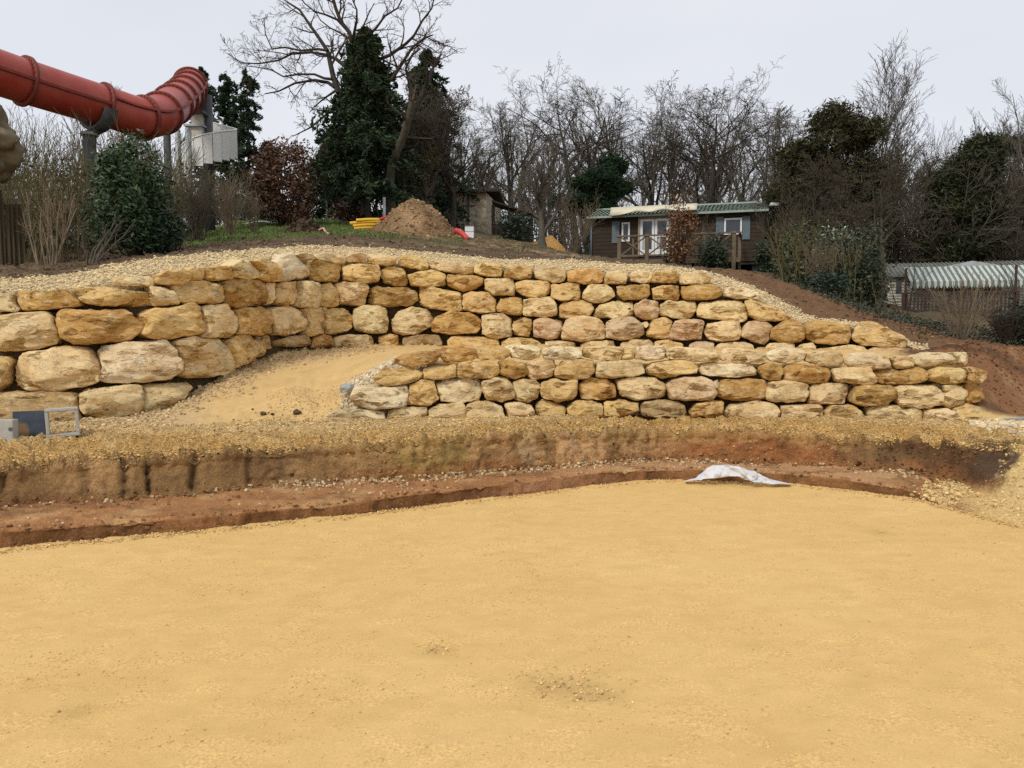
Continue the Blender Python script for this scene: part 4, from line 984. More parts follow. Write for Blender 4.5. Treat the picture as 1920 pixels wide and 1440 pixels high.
def conifer(name, label, px, Y, pytop, rad, seed, base=(.031, .050, .024), bough=230, per=46, low=0.06, group=None, sparse=0.0, size=.13):
    rg = np.random.default_rng(seed); Hh = hgt_to(px, Y, pytop); t = thing(name, label, 'tree', foot(px, Y, .1), 0, group)
    tubes('trunk', [(0, [(0, 0, Hh * q) for q in (0, .25, .5, .75, 1)], [Hh*.016, Hh*.013, Hh*.009, Hh*.005, .01])], M['bark_dark'], t)
    h = low + (0.99 - low) * rg.random(bough) ** 0.85; az = rg.uniform(0, 6.283, bough)
    L = rad * (1.03 - h) ** 0.68 * rg.uniform(.38, 1.22, bough) * (1 + .25 * np.sin(az * 2 + h * 23)) + .08
    Pl, st, Sz = [], [], []
    for i in range(bough):
        s = rg.random(per) ** 0.7; up = 0.22 - 0.5 * s
        ax = np.array([math.cos(az[i]), math.sin(az[i]), 0]); sd_ = np.array([-ax[1], ax[0], 0])
        p = ax * (L[i] * s)[:, None] + np.array([0, 0, 1]) * (h[i] * Hh + L[i] * up * s * .9)[:, None]
        p = p + sd_ * (rg.normal(0, .17, per) * L[i] * (1.1 - s) * .8)[:, None] + np.array([0, 0, 1]) * rg.normal(-.03, .07, per)[:, None]
        Pl.append(p)
        st.append((2, [(0, 0, h[i]*Hh), tuple(ax*L[i]*.5 + np.array([0, 0, h[i]*Hh + L[i]*.05])), tuple(ax*L[i]*.95 + np.array([0, 0, h[i]*Hh - L[i]*.24]))], [.018, .012, .005]))
    P = np.concatenate(Pl)
    kind(tubes('branches', st, M['bark_dark'], t), 'stuff')
    leaf_cards('foliage', P, size, cvar2(rg, base, len(P), .32, .1), t, M['needle'], .34, seed, .25)
    return t
def pine(name, label, px, Y, pytop, crown, seed, base=(.032, .042, .018), ncl=110, per=70, low=.35, lean=0.0, group=None, sig=.16):
    """open pine: bare trunk and limbs carrying needle clumps; crown = list of (dx, height share, radius x, radius z)"""
    rg = np.random.default_rng(seed); rng = random.Random(seed); Hh = hgt_to(px, Y, pytop); t = thing(name, label, 'tree', foot(px, Y, .1), 0, group)
    tr = [(lean * q * q * Hh + .04 * Hh * math.sin(5 * q) * .3, 0, Hh * q) for q in (0, .2, .4, .6, .8, .93)]
    st = [(0, tr, [Hh*.022, Hh*.018, Hh*.015, Hh*.011, Hh*.007, .02])]; P = []
    for (dx, hz, rx, rz) in crown:
        cc = np.array([dx, rg.normal(0, .3) * rx, hz * Hh])
        i = min(4, max(1, int((hz - .12) * 5))); st.append((1, [tr[i], tuple((np.array(tr[i]) + cc) / 2 + np.array([0, 0, -.1])), tuple(cc)], [.05, .04, .02]))
        for k in range(ncl // len(crown)):
            d = rg.normal(0, 1, 3); d /= np.linalg.norm(d); p = cc + d * np.array([rx, rx * .9, rz]) * rg.uniform(.5, 1.05)
            st.append((2, [tuple(cc), tuple((cc + p) / 2), tuple(p)], [.018, .012, .006])); P.append(p + rg.normal(0, 1, (per, 3)) * np.array([sig, sig, sig * .7]))
    P = np.concatenate(P)
    tubes('trunk', [s for s in st if s[0] < 2], M['bark_dark'], t); kind(tubes('branches', [s for s in st if s[0] == 2], M['bark_dark'], t), 'stuff')
    leaf_cards('foliage', P, .12, cvar2(rg, base, len(P), .3, .1), t, M['needle'], .22, seed, -.3)
    return t

# ---- the great bare oak: its main limbs follow the real ones, twigs grow from them
def big_oak():
    Y = 26.0; o3 = lambda x, y: (400 + x / 3.272, y / 3.272); rng = random.Random(5)
    b = foot(737, Y, .1); t = thing('oak_tree', 'huge bare oak with long arching limbs reaching over the dark conifer', 'tree', b)
    limbs = [
     (0, .175, .10, -.9, [(1085,1340),(1083,1200),(1082,1100),(1095,1000),(1140,900),(1172,820),(1200,720),(1225,620)]),
     (1, .12, .03, .5, [(1200,720),(1270,600),(1320,490),(1355,400),(1400,330)]),
     (1, .12, .02, -.5, [(1150,880),(1080,760),(1040,640),(1010,560),(1100,480),(1170,370),(1220,290),(1300,230),(1345,215)]),
     (0, .14, .085, .8, [(935,1330),(940,1150),(935,1000),(900,850),(850,720),(800,620),(770,570)]),
     (1, .11, .03, .3, [(770,570),(735,470),(715,380),(700,310),(640,220),(590,150),(530,60),(450,10)]),
     (1, .12, .05, -.3, [(900,850),(870,650),(830,500),(820,400),(850,310),(850,270),(835,200),(780,130),(750,50),(720,-60)]),
     (1, .06, .02, -.2, [(850,270),(870,170),(880,120),(880,60),(850,-10)]),
     (1, .06, .02, -.5, [(850,270),(940,230),(1000,170),(1050,100),(1130,50),(1170,-30)]),
     (1, .07, .015, .7, [(810,410),(750,360),(690,335),(600,320),(480,330),(400,370),(280,390),(170,385),(90,330)]),
     (1, .07, .02, .4, [(745,535),(700,505),(620,490),(500,510),(400,560),(318,575)]),
     (1, .055, .012, .2, [(728,485),(680,480),(620,455),(520,455),(430,470),(350,425),(270,412),(200,405)]),
     (1, .05, .015, .8, [(800,620),(690,705),(600,780),(540,810),(490,835)]),
     (1, .045, .012, .5, [(760,550),(700,590),(660,620),(620,655),(590,690)]),
     (1, .08, .02, -.6, [(860,450),(960,390),(1080,340),(1180,270),(1230,220),(1280,130),(1340,50),(1355,-20)]),
     (1, .05, .015, .4, [(700,310),(640,300),(540,310),(440,290),(360,300),(320,210),(310,110)]),
     (1, .05, .015, -.3, [(835,200),(760,120),(690,90),(620,70),(560,20),(520,-40)]),
     (1, .07, .02, .2, [(1172,820),(1090,700),(1000,600),(960,480),(980,380)]),
     (1, .07, .02, .4, [(1225,620),(1200,500),(1180,420),(1220,340),(1270,300)])]
    sp = dict(OAK, kids=[0, 9, 6, 5], t0=[0, .10, .1, .1], ratio=[.5, .34, .48, .5], gnarl=[.07,.16,.2,.22,.22], rmin=.006)
    out = []
    for lvl, r0, r1, dy, pts in limbs:
        n = len(pts); W = []
        for i, (x, y) in enumerate(pts):
            px, py = o3(x, y); f = i / (n - 1); w = at_y(px, py, Y + dy * 2.2 * f); W.append(tuple(w - b))
        L = sum(math.dist(W[i], W[i+1]) for i in range(n - 1)); rad = [r0 + (r1 - r0) * (i / (n - 1)) ** .8 for i in range(n)]
        out.append((lvl, W, rad))
        if lvl == 0: rad[0] *= 1.35
        s2 = dict(sp); s2['kids'] = [0, max(5, int(L * 2.6)), 6, 5] if lvl else [0, 5, 5, 4]
        s2['ratio'] = [.5, min(.34, 1.5 / L), .5, .5]
        kids(rng, W, rad, L, 1, s2, out, .18 if lvl else .6)
    tubes('trunk', [o for o in out if o[0] == 0], M['bark_grey'], t)
    tubes('limbs', [o for o in out if o[0] == 1], M['bark_dark'], t); tubes('crown', [o for o in out if o[0] > 1], M['twig'], t)
big_oak()
LOWR = [(-.9,.62,.8,.45),(.9,.66,.8,.45),(0,.82,.8,.5),(-.4,.94,.5,.35),(.5,.9,.5,.35),(-1.3,.5,.6,.35),(1.3,.52,.6,.35)]
conifer('conifer_tree', 'tallest dark conifer standing among the arching limbs of the big oak', 690, 25.7, 48, 2.15, 21, bough=420, per=62, size=.105, low=.17)
conifer('conifer_tree', 'slim dark conifer with a thin tip to the right of the tallest conifer', 803, 33, 90, 2.2, 22, bough=260, per=54, low=.12)
conifer('conifer_tree', 'dense dark conifer right beside the white spiral stair, half hidden by the slide', 388, 42, 122, 1.75, 23, (.032,.054,.028), bough=150)
conifer('conifer_tree', 'middle one of the three slim conifers behind the red slide', 433, 41, 130, 1.9, 24, (.034,.056,.028), bough=150)
conifer('conifer_tree', 'rightmost of the three slim conifers behind the red slide', 470, 40, 126, 1.8, 25, (.032,.052,.028), bough=140)
conifer('conifer_tree', 'short spreading dark conifer over the stone building', 812, 36.5, 235, 1.6, 26, bough=240, low=.18)
conifer('conifer_tree', 'low dark conifer between the oak trunk and the stone building', 790, 31.5, 250, 1.9, 27, bough=220, low=.1)
conifer('conifer_tree', 'low dark conifer at the left foot of the tallest conifer', 632, 31, 232, 2.0, 28, bough=240, low=.05)
conifer('conifer_tree', 'low olive conifer just right of the three slim conifers', 505, 39, 262, 1.3, 29, (.035,.045,.02), bough=170, low=.1)
pine('pine_tree', 'dark green pine with flat layered boughs rising above the brown cabin', 1112, 35, 282, [(-.9,.55,.8,.3),(.2,.62,.9,.35),(.9,.88,.55,.35),(.4,.78,.7,.3),(-.5,.72,.7,.25),(1.1,.68,.6,.2),(.1,.5,.9,.25)], 31, (.022,.042,.020), 230, 75)
pine('pine_tree', 'large rounded olive pine behind the tall fan of bare stems', 1562, 31.5, 190, [(-1.03,0.60,1.25,0.88),(1.03,0.62,1.25,0.88),(0.00,0.78,1.62,0.88),(-0.23,0.90,1.12,0.55),(0.80,0.84,1.00,0.55),(-1.84,0.50,1.00,0.77),(-1.26,0.72,1.00,0.66),(1.49,0.48,1.00,0.77),(-0.34,0.45,1.50,0.88),(-2.18,0.35,0.88,0.66),(0.92,0.32,1.25,0.88),(-0.92,0.28,1.25,0.77)], 32, (.055,.052,.026), 520, 70, sig=.2)
pine('pine_tree', 'dark pine left of the right pine pair, above the white mobile home', 1815, 29.6, 248, [(-.6,.60,.9,.7),(.5,.62,.9,.7),(0,.82,.9,.6),(-.9,.72,.7,.5),(.2,.92,.6,.35),(.3,.4,1.0,.7),(-.7,.38,.9,.7)], 33, (.040,.046,.022), 360, 80, sig=.2)
pine('pine_tree', 'pine with a gap under its flat top at the edge beside another pine', 1893, 40, 238, [(-.4,.90,1.1,.35),(.8,.86,.9,.4),(.9,.62,.9,.6),(-.4,.56,.8,.5),(.2,.40,1.0,.7),(1.2,.45,.8,.7)], 34, (.040,.046,.022), 300, 80, sig=.2)

WOOD = 'bare oaks of the wood on the hill'
bt = [
 (903, 45, 205, OAK, 'slender bare tree first in the wood right of the stone building', 1.0),
 (958, 46, 160, TALL, 'forked bare tree between the stone building and the leaning trunk', .9),
 (1015, 43, 215, OAK, 'low bare tree in the gap left of the ivy clad trunk', .8),
 (1085, 44, 110, OAK, 'broad bare oak whose dark trunk rises over the layered pine', 1.0),
 (1148, 47, 135, TALL, 'narrow bare tree above the right tip of the layered pine', .8),
 (1213, 43, 150, OAK, 'bare tree with a thick upright trunk over the left of the cabin roof', .8),
 (1258, 46, 160, TALL, 'thin bare tree behind the copper leaved young beech', .8),
 (1298, 43, 124, OAK, 'tallest spreading bare oak above the right half of the cabin roof', 1.1),
 (1345, 45, 150, OAK, 'leaning bare oak over the right end of the cabin roof', 1.1),
 (1400, 42, 200, OAK, 'crooked bare oak just right of the cabin roof', 1.0),
 (1445, 41, 178, TALL, 'upright bare tree with dark limbs left of the rounded olive pine', 1.1),
 (1490, 46, 172, OAK, 'faint bare tree at the left edge of the rounded olive pine', .9)]
front_rank = []
for i, (px, Y, pt, sp, lab, wd) in enumerate(bt):
    if i < 7:
        front_rank.append(bare_tree('bare_tree', lab, px, Y, pt, sp, 100 + i, lean=random.Random(i).uniform(-.12, .12), wide=wd * 1.25, group=WOOD, bark=M['bark_dark'] if i % 2 else M['bark'], twig=M['twig_grey'] if i % 3 else M['twig']))
    else:
        s_ = front_rank[(3, 0, 5, 2, 4)[i - 7]]; k_ = hgt_to(px, Y, pt) / s_['h']
        copy_thing(s_, foot(px, Y, .1), lab, rz=2.2 + i * .9, sc=(k_ * 1.05, k_ * 1.05, k_))
BACK = [(885,52,190,'faint bare oak directly behind the roof of the stone building'),(985,53,175,'faint bare oak behind the double trunked lichen grey tree'),(1110,52,150,'faint bare oak straight behind the layered pine'),(1235,53,175,'faint bare oak straight above the white cabin doors'),(1325,52,170,'faint bare oak above the ivy on the deck railing'),(1425,53,200,'faint bare oak above the floodlight on the cabin'),(1520,54,215,'faint bare oak half hidden by the olive pine'),(838,54,225,'faint bare oak behind the conifer over the stone building')]
for i, (px, Y, pt, lab) in enumerate(BACK):
    s_ = front_rank[(i * 3 + 1) % len(front_rank)]; k_ = hgt_to(px, Y, pt) / s_['h']
    copy_thing(s_, foot(px, Y, .1), lab, rz=1.3 + i, sc=(k_ * 1.15, k_ * 1.15, k_))
def far_wood(spots, seed):
    rng = random.Random(seed); out = []; sp = dict(TALL, kids=[10, 7, 4], n=[7, 5, 3, 2], rmin=.012)
    for px, Y, pt in spots:
        f = foot(px, Y, .1); Hh = hgt_to(px, Y, pt); one = []
        grow(rng, (0, 0, 0), _norm((rng.uniform(-.1, .1), 0, 1)), Hh * .8, Hh * .016, 0, sp, one)
        k = Hh / max(p[2] for _, pts, _ in one for p in pts); out += [(max(1, l), [(f[0] + p[0]*k, f[1] + p[1]*k, f[2] + p[2]*k) for p in pts], rad) for l, pts, rad in one]
    kind(tubes('far_wood', out, M['twig_grey']), 'stuff')
_rw = random.Random(4)
far_wood([(px + _rw.uniform(-12, 12), _rw.uniform(60, 76), float(np.interp(px, [840,950,1080,1200,1320,1450,1550,1700,1960], [235,195,160,170,160,205,225,245,225])) + _rw.uniform(-12, 40)) for px in range(845, 1960, 31)], 9)
bare_tree('bare_tree', 'small pale bare tree showing over the red slide', 235, 50, 148, TALL, 131, wide=.8, twig=M['twig_grey'], bark=M['twig_grey'])
bare_tree('bare_tree', 'thin bare tree beside the elbow of the red slide', 272, 52, 190, TALL, 132, wide=.7, twig=M['twig_grey'], bark=M['twig_grey'])
bare_tree('bare_tree', 'bare tree with a dark leaning trunk in front of the stone building', 846, 29, 170, OAK, 133, r=.13, lean=-.10, wide=.9, bark=M['bark_dark'])
bare_tree('bare_tree', 'small bare tree low in the gap left of the tallest conifer', 565, 45, 290, OAK, 134, wide=1.0, twig=M['twig_grey'])
bare_tree('bare_tree', 'lichen grey double trunked tree in front of the wood, near the orange heap', 1016, 23.5, 240, BUSHY, 135, r=.13, lean=-.1, wide=.75, bark=M['bark_grey'], twig=M['twig_grey'])
bare_tree('bare_tree', 'tall fan of upright bare stems rising highest behind the olive pine', 1642, 33, 72, FAST, 136, r=.12, wide=1.5, bark=M['twig_grey'], twig=M['twig_grey'])
bare_tree('bare_tree', 'round headed twiggy bare tree in front of the fan of tall stems', 1648, 25, 262, BUSHY, 137, r=.11, wide=1.15, bark=M['bark_grey'], twig=M['twig_brown'])
bare_tree('bare_tree', 'leaning bare tree to the right of the round headed twiggy tree', 1748, 30, 240, BUSHY, 138, lean=.2, wide=1.1, twig=M['twig_grey'])
bare_tree('bare_tree', 'tall bare tree cut by the right edge above the pine pair', 1925, 33, 110, FAST, 139, wide=1.6, bark=M['twig_grey'], twig=M['twig_grey'])
bare_tree('bare_tree', 'thin upright bare tree between the two right pines', 1848, 42, 190, FAST, 140, wide=1.0, bark=M['twig_grey'], twig=M['twig_grey'])
bare_tree('bare_tree', 'dense brown twiggy tree over the striped awning', 1760, 30.5, 300, BUSHY, 141, wide=1.2, twig=M['twig_brown'])
bare_tree('bare_tree', 'brown twiggy tree at the right edge over the mobile home', 1905, 30, 310, BUSHY, 142, wide=1.3, twig=M['twig_brown'])
bare_tree('bare_tree', 'brown bare tree in front of the olive pine, right of the cabin', 1535, 30, 265, BUSHY, 143, wide=1.2, twig=M['twig_brown'])
bare_tree('bare_tree', 'thin pale trunked tree standing among the low conifers left of the oak', 612, 29, 250, TALL, 144, r=.05, wide=.7, bark=M['bark_grey'])

bare_tree('bare_tree', 'densely twigged bare tree right of the oak trunk against the dark conifers', 795, 27.8, 120, BUSHY, 145, r=.12, lean=.08, wide=.95, bark=M['bark'], twig=M['twig_grey'])
bare_tree('bare_tree', 'brown twigged young tree growing up between the two oak trunks', 712, 28.2, 190, BUSHY, 146, r=.06, wide=.8, bark=M['bark'], twig=M['twig_olive'])
bare_tree('bare_tree', 'brown twigged tree left of the oak trunks overlapping the tallest conifer', 648, 28.2, 245, BUSHY, 147, r=.06, wide=.75, bark=M['bark'], twig=M['twig_brown'])
bare_tree('bare_tree', 'dense bare tree between the earth heap and the stone building', 806, 28.6, 175, BUSHY, 148, r=.09, wide=.8, bark=M['bark_dark'], twig=M['twig_grey'])
bare_tree('bare_tree', 'olive twigged bare tree directly above the earth heap', 762, 27.4, 150, BUSHY, 149, r=.08, wide=.85, bark=M['bark'], twig=M['twig_olive'])

# ---- bushes and shrubs
leafy_bush('laurel_bush', 'glossy dark green evergreen bush between bare shrubs under the slide', 248, 14.2, (.64, .6, .98), 8500, .052, (.037, .068, .028), 41, .42, .10, 200, stems=20)
leafy_bush('laurel_bush', 'low dark skirt of evergreen leaves at the right foot of the glossy bush', 300, 14.4, (.38, .38, .42), 1800, .048, (.020, .038, .02), 42, .42, .09, 60)
leafy_bush('copper_bush', 'rounded bush still full of russet leaves on the lawn', 532, 24, (1.0, 1.0, 1.22), 6500, .060, (.100, .050, .027), 43, .5, .15, 170, M['leaf'], stems=40)
leafy_bush('young_beech', 'small beech with copper leaves in front of the cabin deck', 1276, 26.5, (.50, .45, 1.22), 1500, .05, (.17, .075, .026), 44, .5, .17, 70, M['leaf'], 'tree', 40)
leafy_bush('russet_shrub', 'low russet shrub between the oak trunks', 655, 27.5, (.55, .5, .5), 1200, .06, (.10, .05, .03), 45, .5, .14, 60)
leafy_bush('ivy_column', 'dark ivy clad stump just right of the brown cabin', 1438, 27, (.30, .3, .62), 2200, .05, (.020, .042, .018), 46, .6, .09, 60, cat='ivy')
leafy_bush('ivy_bush', 'dark ivy spilling over the right part of the deck railing', 1338, 28.2, (.55, .4, .52), 1900, .05, (.035, .055, .026), 47, .6, .12, 60, cat='ivy')
leafy_bush('ivy_bush', 'smaller dark ivy climbing the middle deck post', 1262, 28.2, (.28, .25, .5), 900, .05, (.028, .045, .022), 48, .6, .1, 40, cat='ivy')
leafy_bush('hedge_bush', 'yellowish green loose bush left in the thicket by the cabin', 1505, 22.5, (.75, .6, .85), 3200, .045, (.060, .068, .024), 49, .5, .16, 120)
leafy_bush('hedge_bush', 'grey green bush with pale glinting leaves in the middle of the thicket', 1568, 21.5, (.7, .6, .95), 3600, .045, (.075, .085, .055), 50, .5, .16, 120, var=.6)
leafy_bush('hedge_bush', 'dark evergreen bush in the thicket nearest the mobile home', 1622, 20.8, (.42, .5, .95), 3000, .045, (.030, .046, .022), 51, .5, .14, 120, var=.5)
leafy_bush('low_bush', 'low dark green bush at the foot of the thicket above the earth slope', 1545, 19.6, (.62, .45, .3), 1900, .04, (.022, .040, .02), 52, .5, .1, 60)
leafy_bush('low_bush', 'low dark green bush at the right edge above the red earth', 1915, 15.6, (.4, .4, .42), 1600, .045, (.020, .036, .018), 53, .5, .1, 60)
leafy_bush('low_bush', 'dark shaded bush under the lean-to roof near the orange heap', 972, 28, (.75, .6, .5), 2000, .055, (.020, .034, .018), 54, .5, .14, 80)
bare_shrub('bare_shrub', 'large bare shrub with pale upright stems beside the wooden fence', 92, 13.0, 318, 61, 15, .42, .019, M['twig_pale'], foot_r=.22)
bare_shrub('bare_shrub', 'bare shrub with crooked grey stems at the foot of the evergreen bush', 165, 12.9, 385, 62, 7, .7, .016, M['twig_grey'], dict(STEM, gnarl=[.16,.18,.18,.2]), foot_r=.15)
bare_shrub('bare_shrub', 'dense brown twiggy shrub right of the evergreen bush', 370, 16.8, 300, 63, 46, .45, .010, M['twig_brown'])
bare_shrub('bare_shrub', 'pale brown feathery shrub below the white spiral stair', 432, 19.5, 300, 64, 46, .38, .010, M['twig_pale'])
bare_shrub('bare_shrub', 'spare bare shrub left of the russet bush', 478, 20, 345, 65, 18, .35, .009, M['twig_pale'])
bare_shrub('bare_shrub', 'olive thicket of thin stems behind the fence', 30, 15.0, 262, 66, 50, .5, .010, M['twig_olive'], foot_r=.8)
bare_shrub('bare_shrub', 'olive bare bush between the slide post and the fence shrubs', 140, 15.6, 248, 67, 46, .5, .010, M['twig_olive'], foot_r=.6)
bare_shrub('bare_shrub', 'olive bare bush filling the space under the slide elbow', 318, 19.5, 272, 68, 46, .5, .010, M['twig_olive'], foot_r=.6)
bare_shrub('bare_shrub', 'pale fountain of bare stems just left of the brown cabin', 1072, 24, 352, 69, 30, .8, .013, M['twig_pale'])
bare_shrub('bare_shrub', 'brown twiggy shrub against the right wall of the brown cabin', 1478, 25.5, 345, 70, 44, .45, .011, M['twig_brown'], foot_r=.4)
bare_shrub('bare_shrub', 'spray of thin pale stems rising from the thicket right of the cabin', 1548, 20.6, 425, 71, 26, .55, .010, M['twig_pale'])
bare_shrub('bare_shrub', 'wide fan of bare shoots growing from the red earth by the mobile home', 1802, 15.0, 488, 72, 38, .75, .012, M['twig_pale'], dict(STEM, gnarl=[.05,.08,.1,.12], kids=[4,3,2]))
bare_shrub('bare_shrub', 'small dark dense shrub right of the fan of bare shoots', 1885, 15.4, 560, 73, 46, .6, .007, M['twig'])
bare_shrub('bare_shrub', 'bare shrub straggling over the cabin deck railing', 1300, 28.0, 392, 74, 18, .7, .011, M['twig_grey'])
bare_shrub('bare_shrub', 'thin bare shrub in front of the mobile home corner', 1695, 20, 470, 75, 9, .6, .010, M['twig'])
bare_shrub('bare_shrub', 'bare shrub at the right edge in front of the mobile home rail', 1945, 18, 430, 76, 26, .7, .012, M['twig'])

# ---- undergrowth of the wood: one mass of stems and dark leaves
def undergrowth(name, p0, p1, Y0_, Y1_, topf, n, seed, twig, leafcol, nl):
    rg = np.random.default_rng(seed); rng = random.Random(seed); out = []; L = []
    sp = dict(STEM, n=[5,3,2], kids=[4,3], t0=[.25,.2], rmin=.006)
    for i in range(n):
        px = rg.uniform(p0, p1); Y = rg.uniform(Y0_, Y1_); f = foot(px, Y, .05); Hh = max(.3, hgt_to(px, Y, topf(px))) * rg.uniform(.35, 1.0)
        grow(rng, tuple(f), _norm((rg.normal(0, .22), rg.normal(0, .1), 1)), Hh, .018, 0, sp, out)
        for k in range(nl):
            L.append(f + np.array([rg.normal(0, .25), rg.normal(0, .25), Hh * rg.random() ** 1.3 * .85]))
    kind(tubes(name, [(2, a, b) for l, a, b in out], twig), 'stuff')
    if nl: L = np.array(L); kind(leaf_cards(name, L, .075, cvar2(rg, leafcol, len(L), .4), None, M['leaf'], .5, seed), 'stuff')
pw = lambda *k: (lambda x: float(np.interp(x, [a for a, b in k], [b for a, b in k])))
undergrowth('undergrowth', 880, 1500, 36, 47, pw((880, 330), (950, 300), (1200, 320), (1500, 300)), 330, 81, M['twig_grey'], (.035, .035, .018), 10)
undergrowth('undergrowth', 560, 900, 34, 44, pw((560, 350), (640, 320), (900, 300)), 260, 82, M['twig'], (.022, .030, .016), 18)
undergrowth('undergrowth', 1470, 2000, 30.5, 42, pw((1470, 330), (1560, 290), (1650, 300), (1750, 270), (1850, 300), (2000, 290)), 520, 83, M['twig'], (.034, .038, .019), 9)
undergrowth('undergrowth', 1470, 2000, 30.5, 40, pw((1470, 360), (1560, 320), (1650, 330), (1750, 300), (1850, 330), (2000, 320)), 460, 87, M['twig_olive'], (.044, .045, .024), 8)
undergrowth('undergrowth', -150, 340, 17.5, 26, pw((-150, 225), (60, 215), (160, 235), (340, 265)), 520, 84, M['twig_olive'], (.036, .042, .02), 24)
undergrowth('undergrowth', 1460, 1645, 20, 25, pw((1460, 420), (1560, 440), (1645, 470)), 150, 85, M['twig_olive'], (.045, .050, .022), 14)
undergrowth('undergrowth', 340, 560, 32, 44, pw((340, 330), (560, 360)), 130, 86, M['twig_brown'], (.03, .035, .018), 6)
undergrowth('undergrowth', 1590, 2050, 31, 40, pw((1590, 420), (1700, 400), (1850, 400), (2050, 390)), 420, 88, M['twig'], (.026, .030, .016), 20)
undergrowth('undergrowth', 1030, 1480, 36, 42, pw((1030, 380), (1200, 370), (1480, 380)), 260, 89, M['twig'], (.026, .028, .014), 18)
# ground ivy and leaf litter above the earth slope, grass on the lawn
def scatter_leaves(name, lo, hi, p0, p1, n, size, col, wf=None, h=.06, asp=.5, var=.4):
    P = sample(lo, hi, p0, p1, n, wf); P[:, 2] += np.abs(nr_.normal(0, h, len(P))); rg = np.random.default_rng(n)
    kind(leaf_cards(name, P, size, cvar2(rg, col, len(P), var), None, M['leaf'], asp, n), 'stuff')
scatter_leaves('ground_ivy', 11.45, 12.25, 1500, 1960, 5500, .032, (.036, .042, .022), lambda r, p, P: sstep(11.6, 12.0, r - .25 * fbm(P, 1.2, 3, 91)) , .07)
scatter_leaves('dry_leaves', 11.35, 12.4, 1600, 1960, 5000, .03, (.13, .085, .045), None, .01)
scatter_leaves('dry_leaves', 11.3, 12.5, 0, 500, 2200, .03, (.10, .06, .035), None, .01)
def grass(name, P, hmin, hmax, col, seed, w=.008):
    rg = np.random.default_rng(seed); n = len(P); a = rg.uniform(0, 6.283, n); h = rg.uniform(hmin, hmax, n)
    s = np.stack([np.cos(a), np.sin(a), 0*a], -1) * (w * rg.uniform(.7, 1.5, n))[:, None]; tip = P + np.stack([rg.normal(0, .35, n) * h, rg.normal(0, .35, n) * h, h], -1)
    V = np.stack([P - s, P + s, tip], 1); Fc = (np.arange(n) * 3)[:, None] + np.array([0, 1, 2])
    kind(np_mesh(name, V, Fc, M['leaf'], None, False, np.repeat(cvar2(rg, col, n, .25)[:, None], 3, 1)), 'stuff')
def gidx(P): return P
gw = lambda r, p, P: np.clip(sstep(455, 500, p) * (1 - sstep(690, 750, p + 60 * fbm(P, 5, 3, 9))) * sstep(11.74, 11.92, r + .15 * fbm(P, 1.4, 3, 5)) + sstep(330, 380, p) * (1 - sstep(460, 520, p)) * sstep(11.74, 12.0, r), 0, 1)
grass('grass', sample(11.5, 12.9, 330, 900, 26000, gw), .03, .08, (.115, .160, .035), 92, .012)
grass('grass', sample(11.5, 12.4, 660, 1120, 2500, lambda r, p, P: sstep(.05, .5, fbm(P, 1.2, 4, 65))), .02, .06, (.10, .115, .035), 93, .012)

# ================================================================== RED TUBE SLIDE, STAIR, TOWER
def slide_mat():
    m, nt, N, L, bs = newmat('faded_red_fibreglass'); v = objvec(nt)
    n = noise_n(nt, v, 1.2, 5, .6); f = noise_n(nt, v, 14, 4, .6)
    c = mix(nt, ramp(nt, n, .35, .7, 0, .75), (0.31, 0.036, 0.024), (0.40, 0.098, 0.066))
    c = mix(nt, ramp(nt, f, .56, .75, 0, .6), c, (0.20, 0.05, 0.032))
    L.new(c, bs.inputs['Base Color']); bs.inputs['Roughness'].default_value = .42; bs.inputs['Specular IOR Level'].default_value = .4
    return m
M['slide'] = slide_mat()
M['slide_dark'] = flat_mat('dark_red_flange', (0.19, 0.035, 0.024), .6, .3, 8)
M['steel'] = flat_mat('galvanised_steel', (0.36, 0.38, 0.39), .5, .25, 5, .5, .3)
M['steel_dark'] = flat_mat('grey_painted_steel', (0.085, 0.092, 0.10), .6, .3, 5, .3)
M['white_panel'] = flat_mat('weathered_white_panel', (0.80, 0.80, 0.76), .6, .10, 2.5, .3, stretch=(1, 1, .3))
M['beige'] = flat_mat('beige_panel', (0.50, 0.47, 0.40), .7, .12, 3)
ctrl = [(-260,50,15.4),(-80,110,16.9),(45,152,18.1),(192,198,19.7),(270,221,20.5),(303,212,21.4),(324,196,22.8),(336,186,23.9),(347,176,24.9),(354,167,25.8),(357,159,26.8)]
CW = np.array([at_y(a, b, c) for a, b, c in ctrl])
def crom(W, n=14):
    out = []; P = np.vstack([2*W[0]-W[1], W, 2*W[-1]-W[-2]])
    for i in range(1, len(P) - 2):
        for k in range(n):
            t = k / n; a, b, c, d = P[i-1], P[i], P[i+1], P[i+2]
            out.append(.5 * ((2*b) + (c-a)*t + (2*a-5*b+4*c-d)*t*t + (3*b-a-3*c+d)*t**3))
    out.append(W[-1]); return np.array(out)
SLP = crom(CW)
T_ = np.gradient(SLP, axis=0); T_ /= np.linalg.norm(T_, axis=1, keepdims=True)
r_ = np.cross(T_, [0, 0, 1.0]); r_ /= np.linalg.norm(r_, axis=1, keepdims=True); u_ = np.cross(r_, T_)
slide = thing('tube_slide', 'faded red water slide tube with ribbed elbow running down past the shrubs', 'water slide')
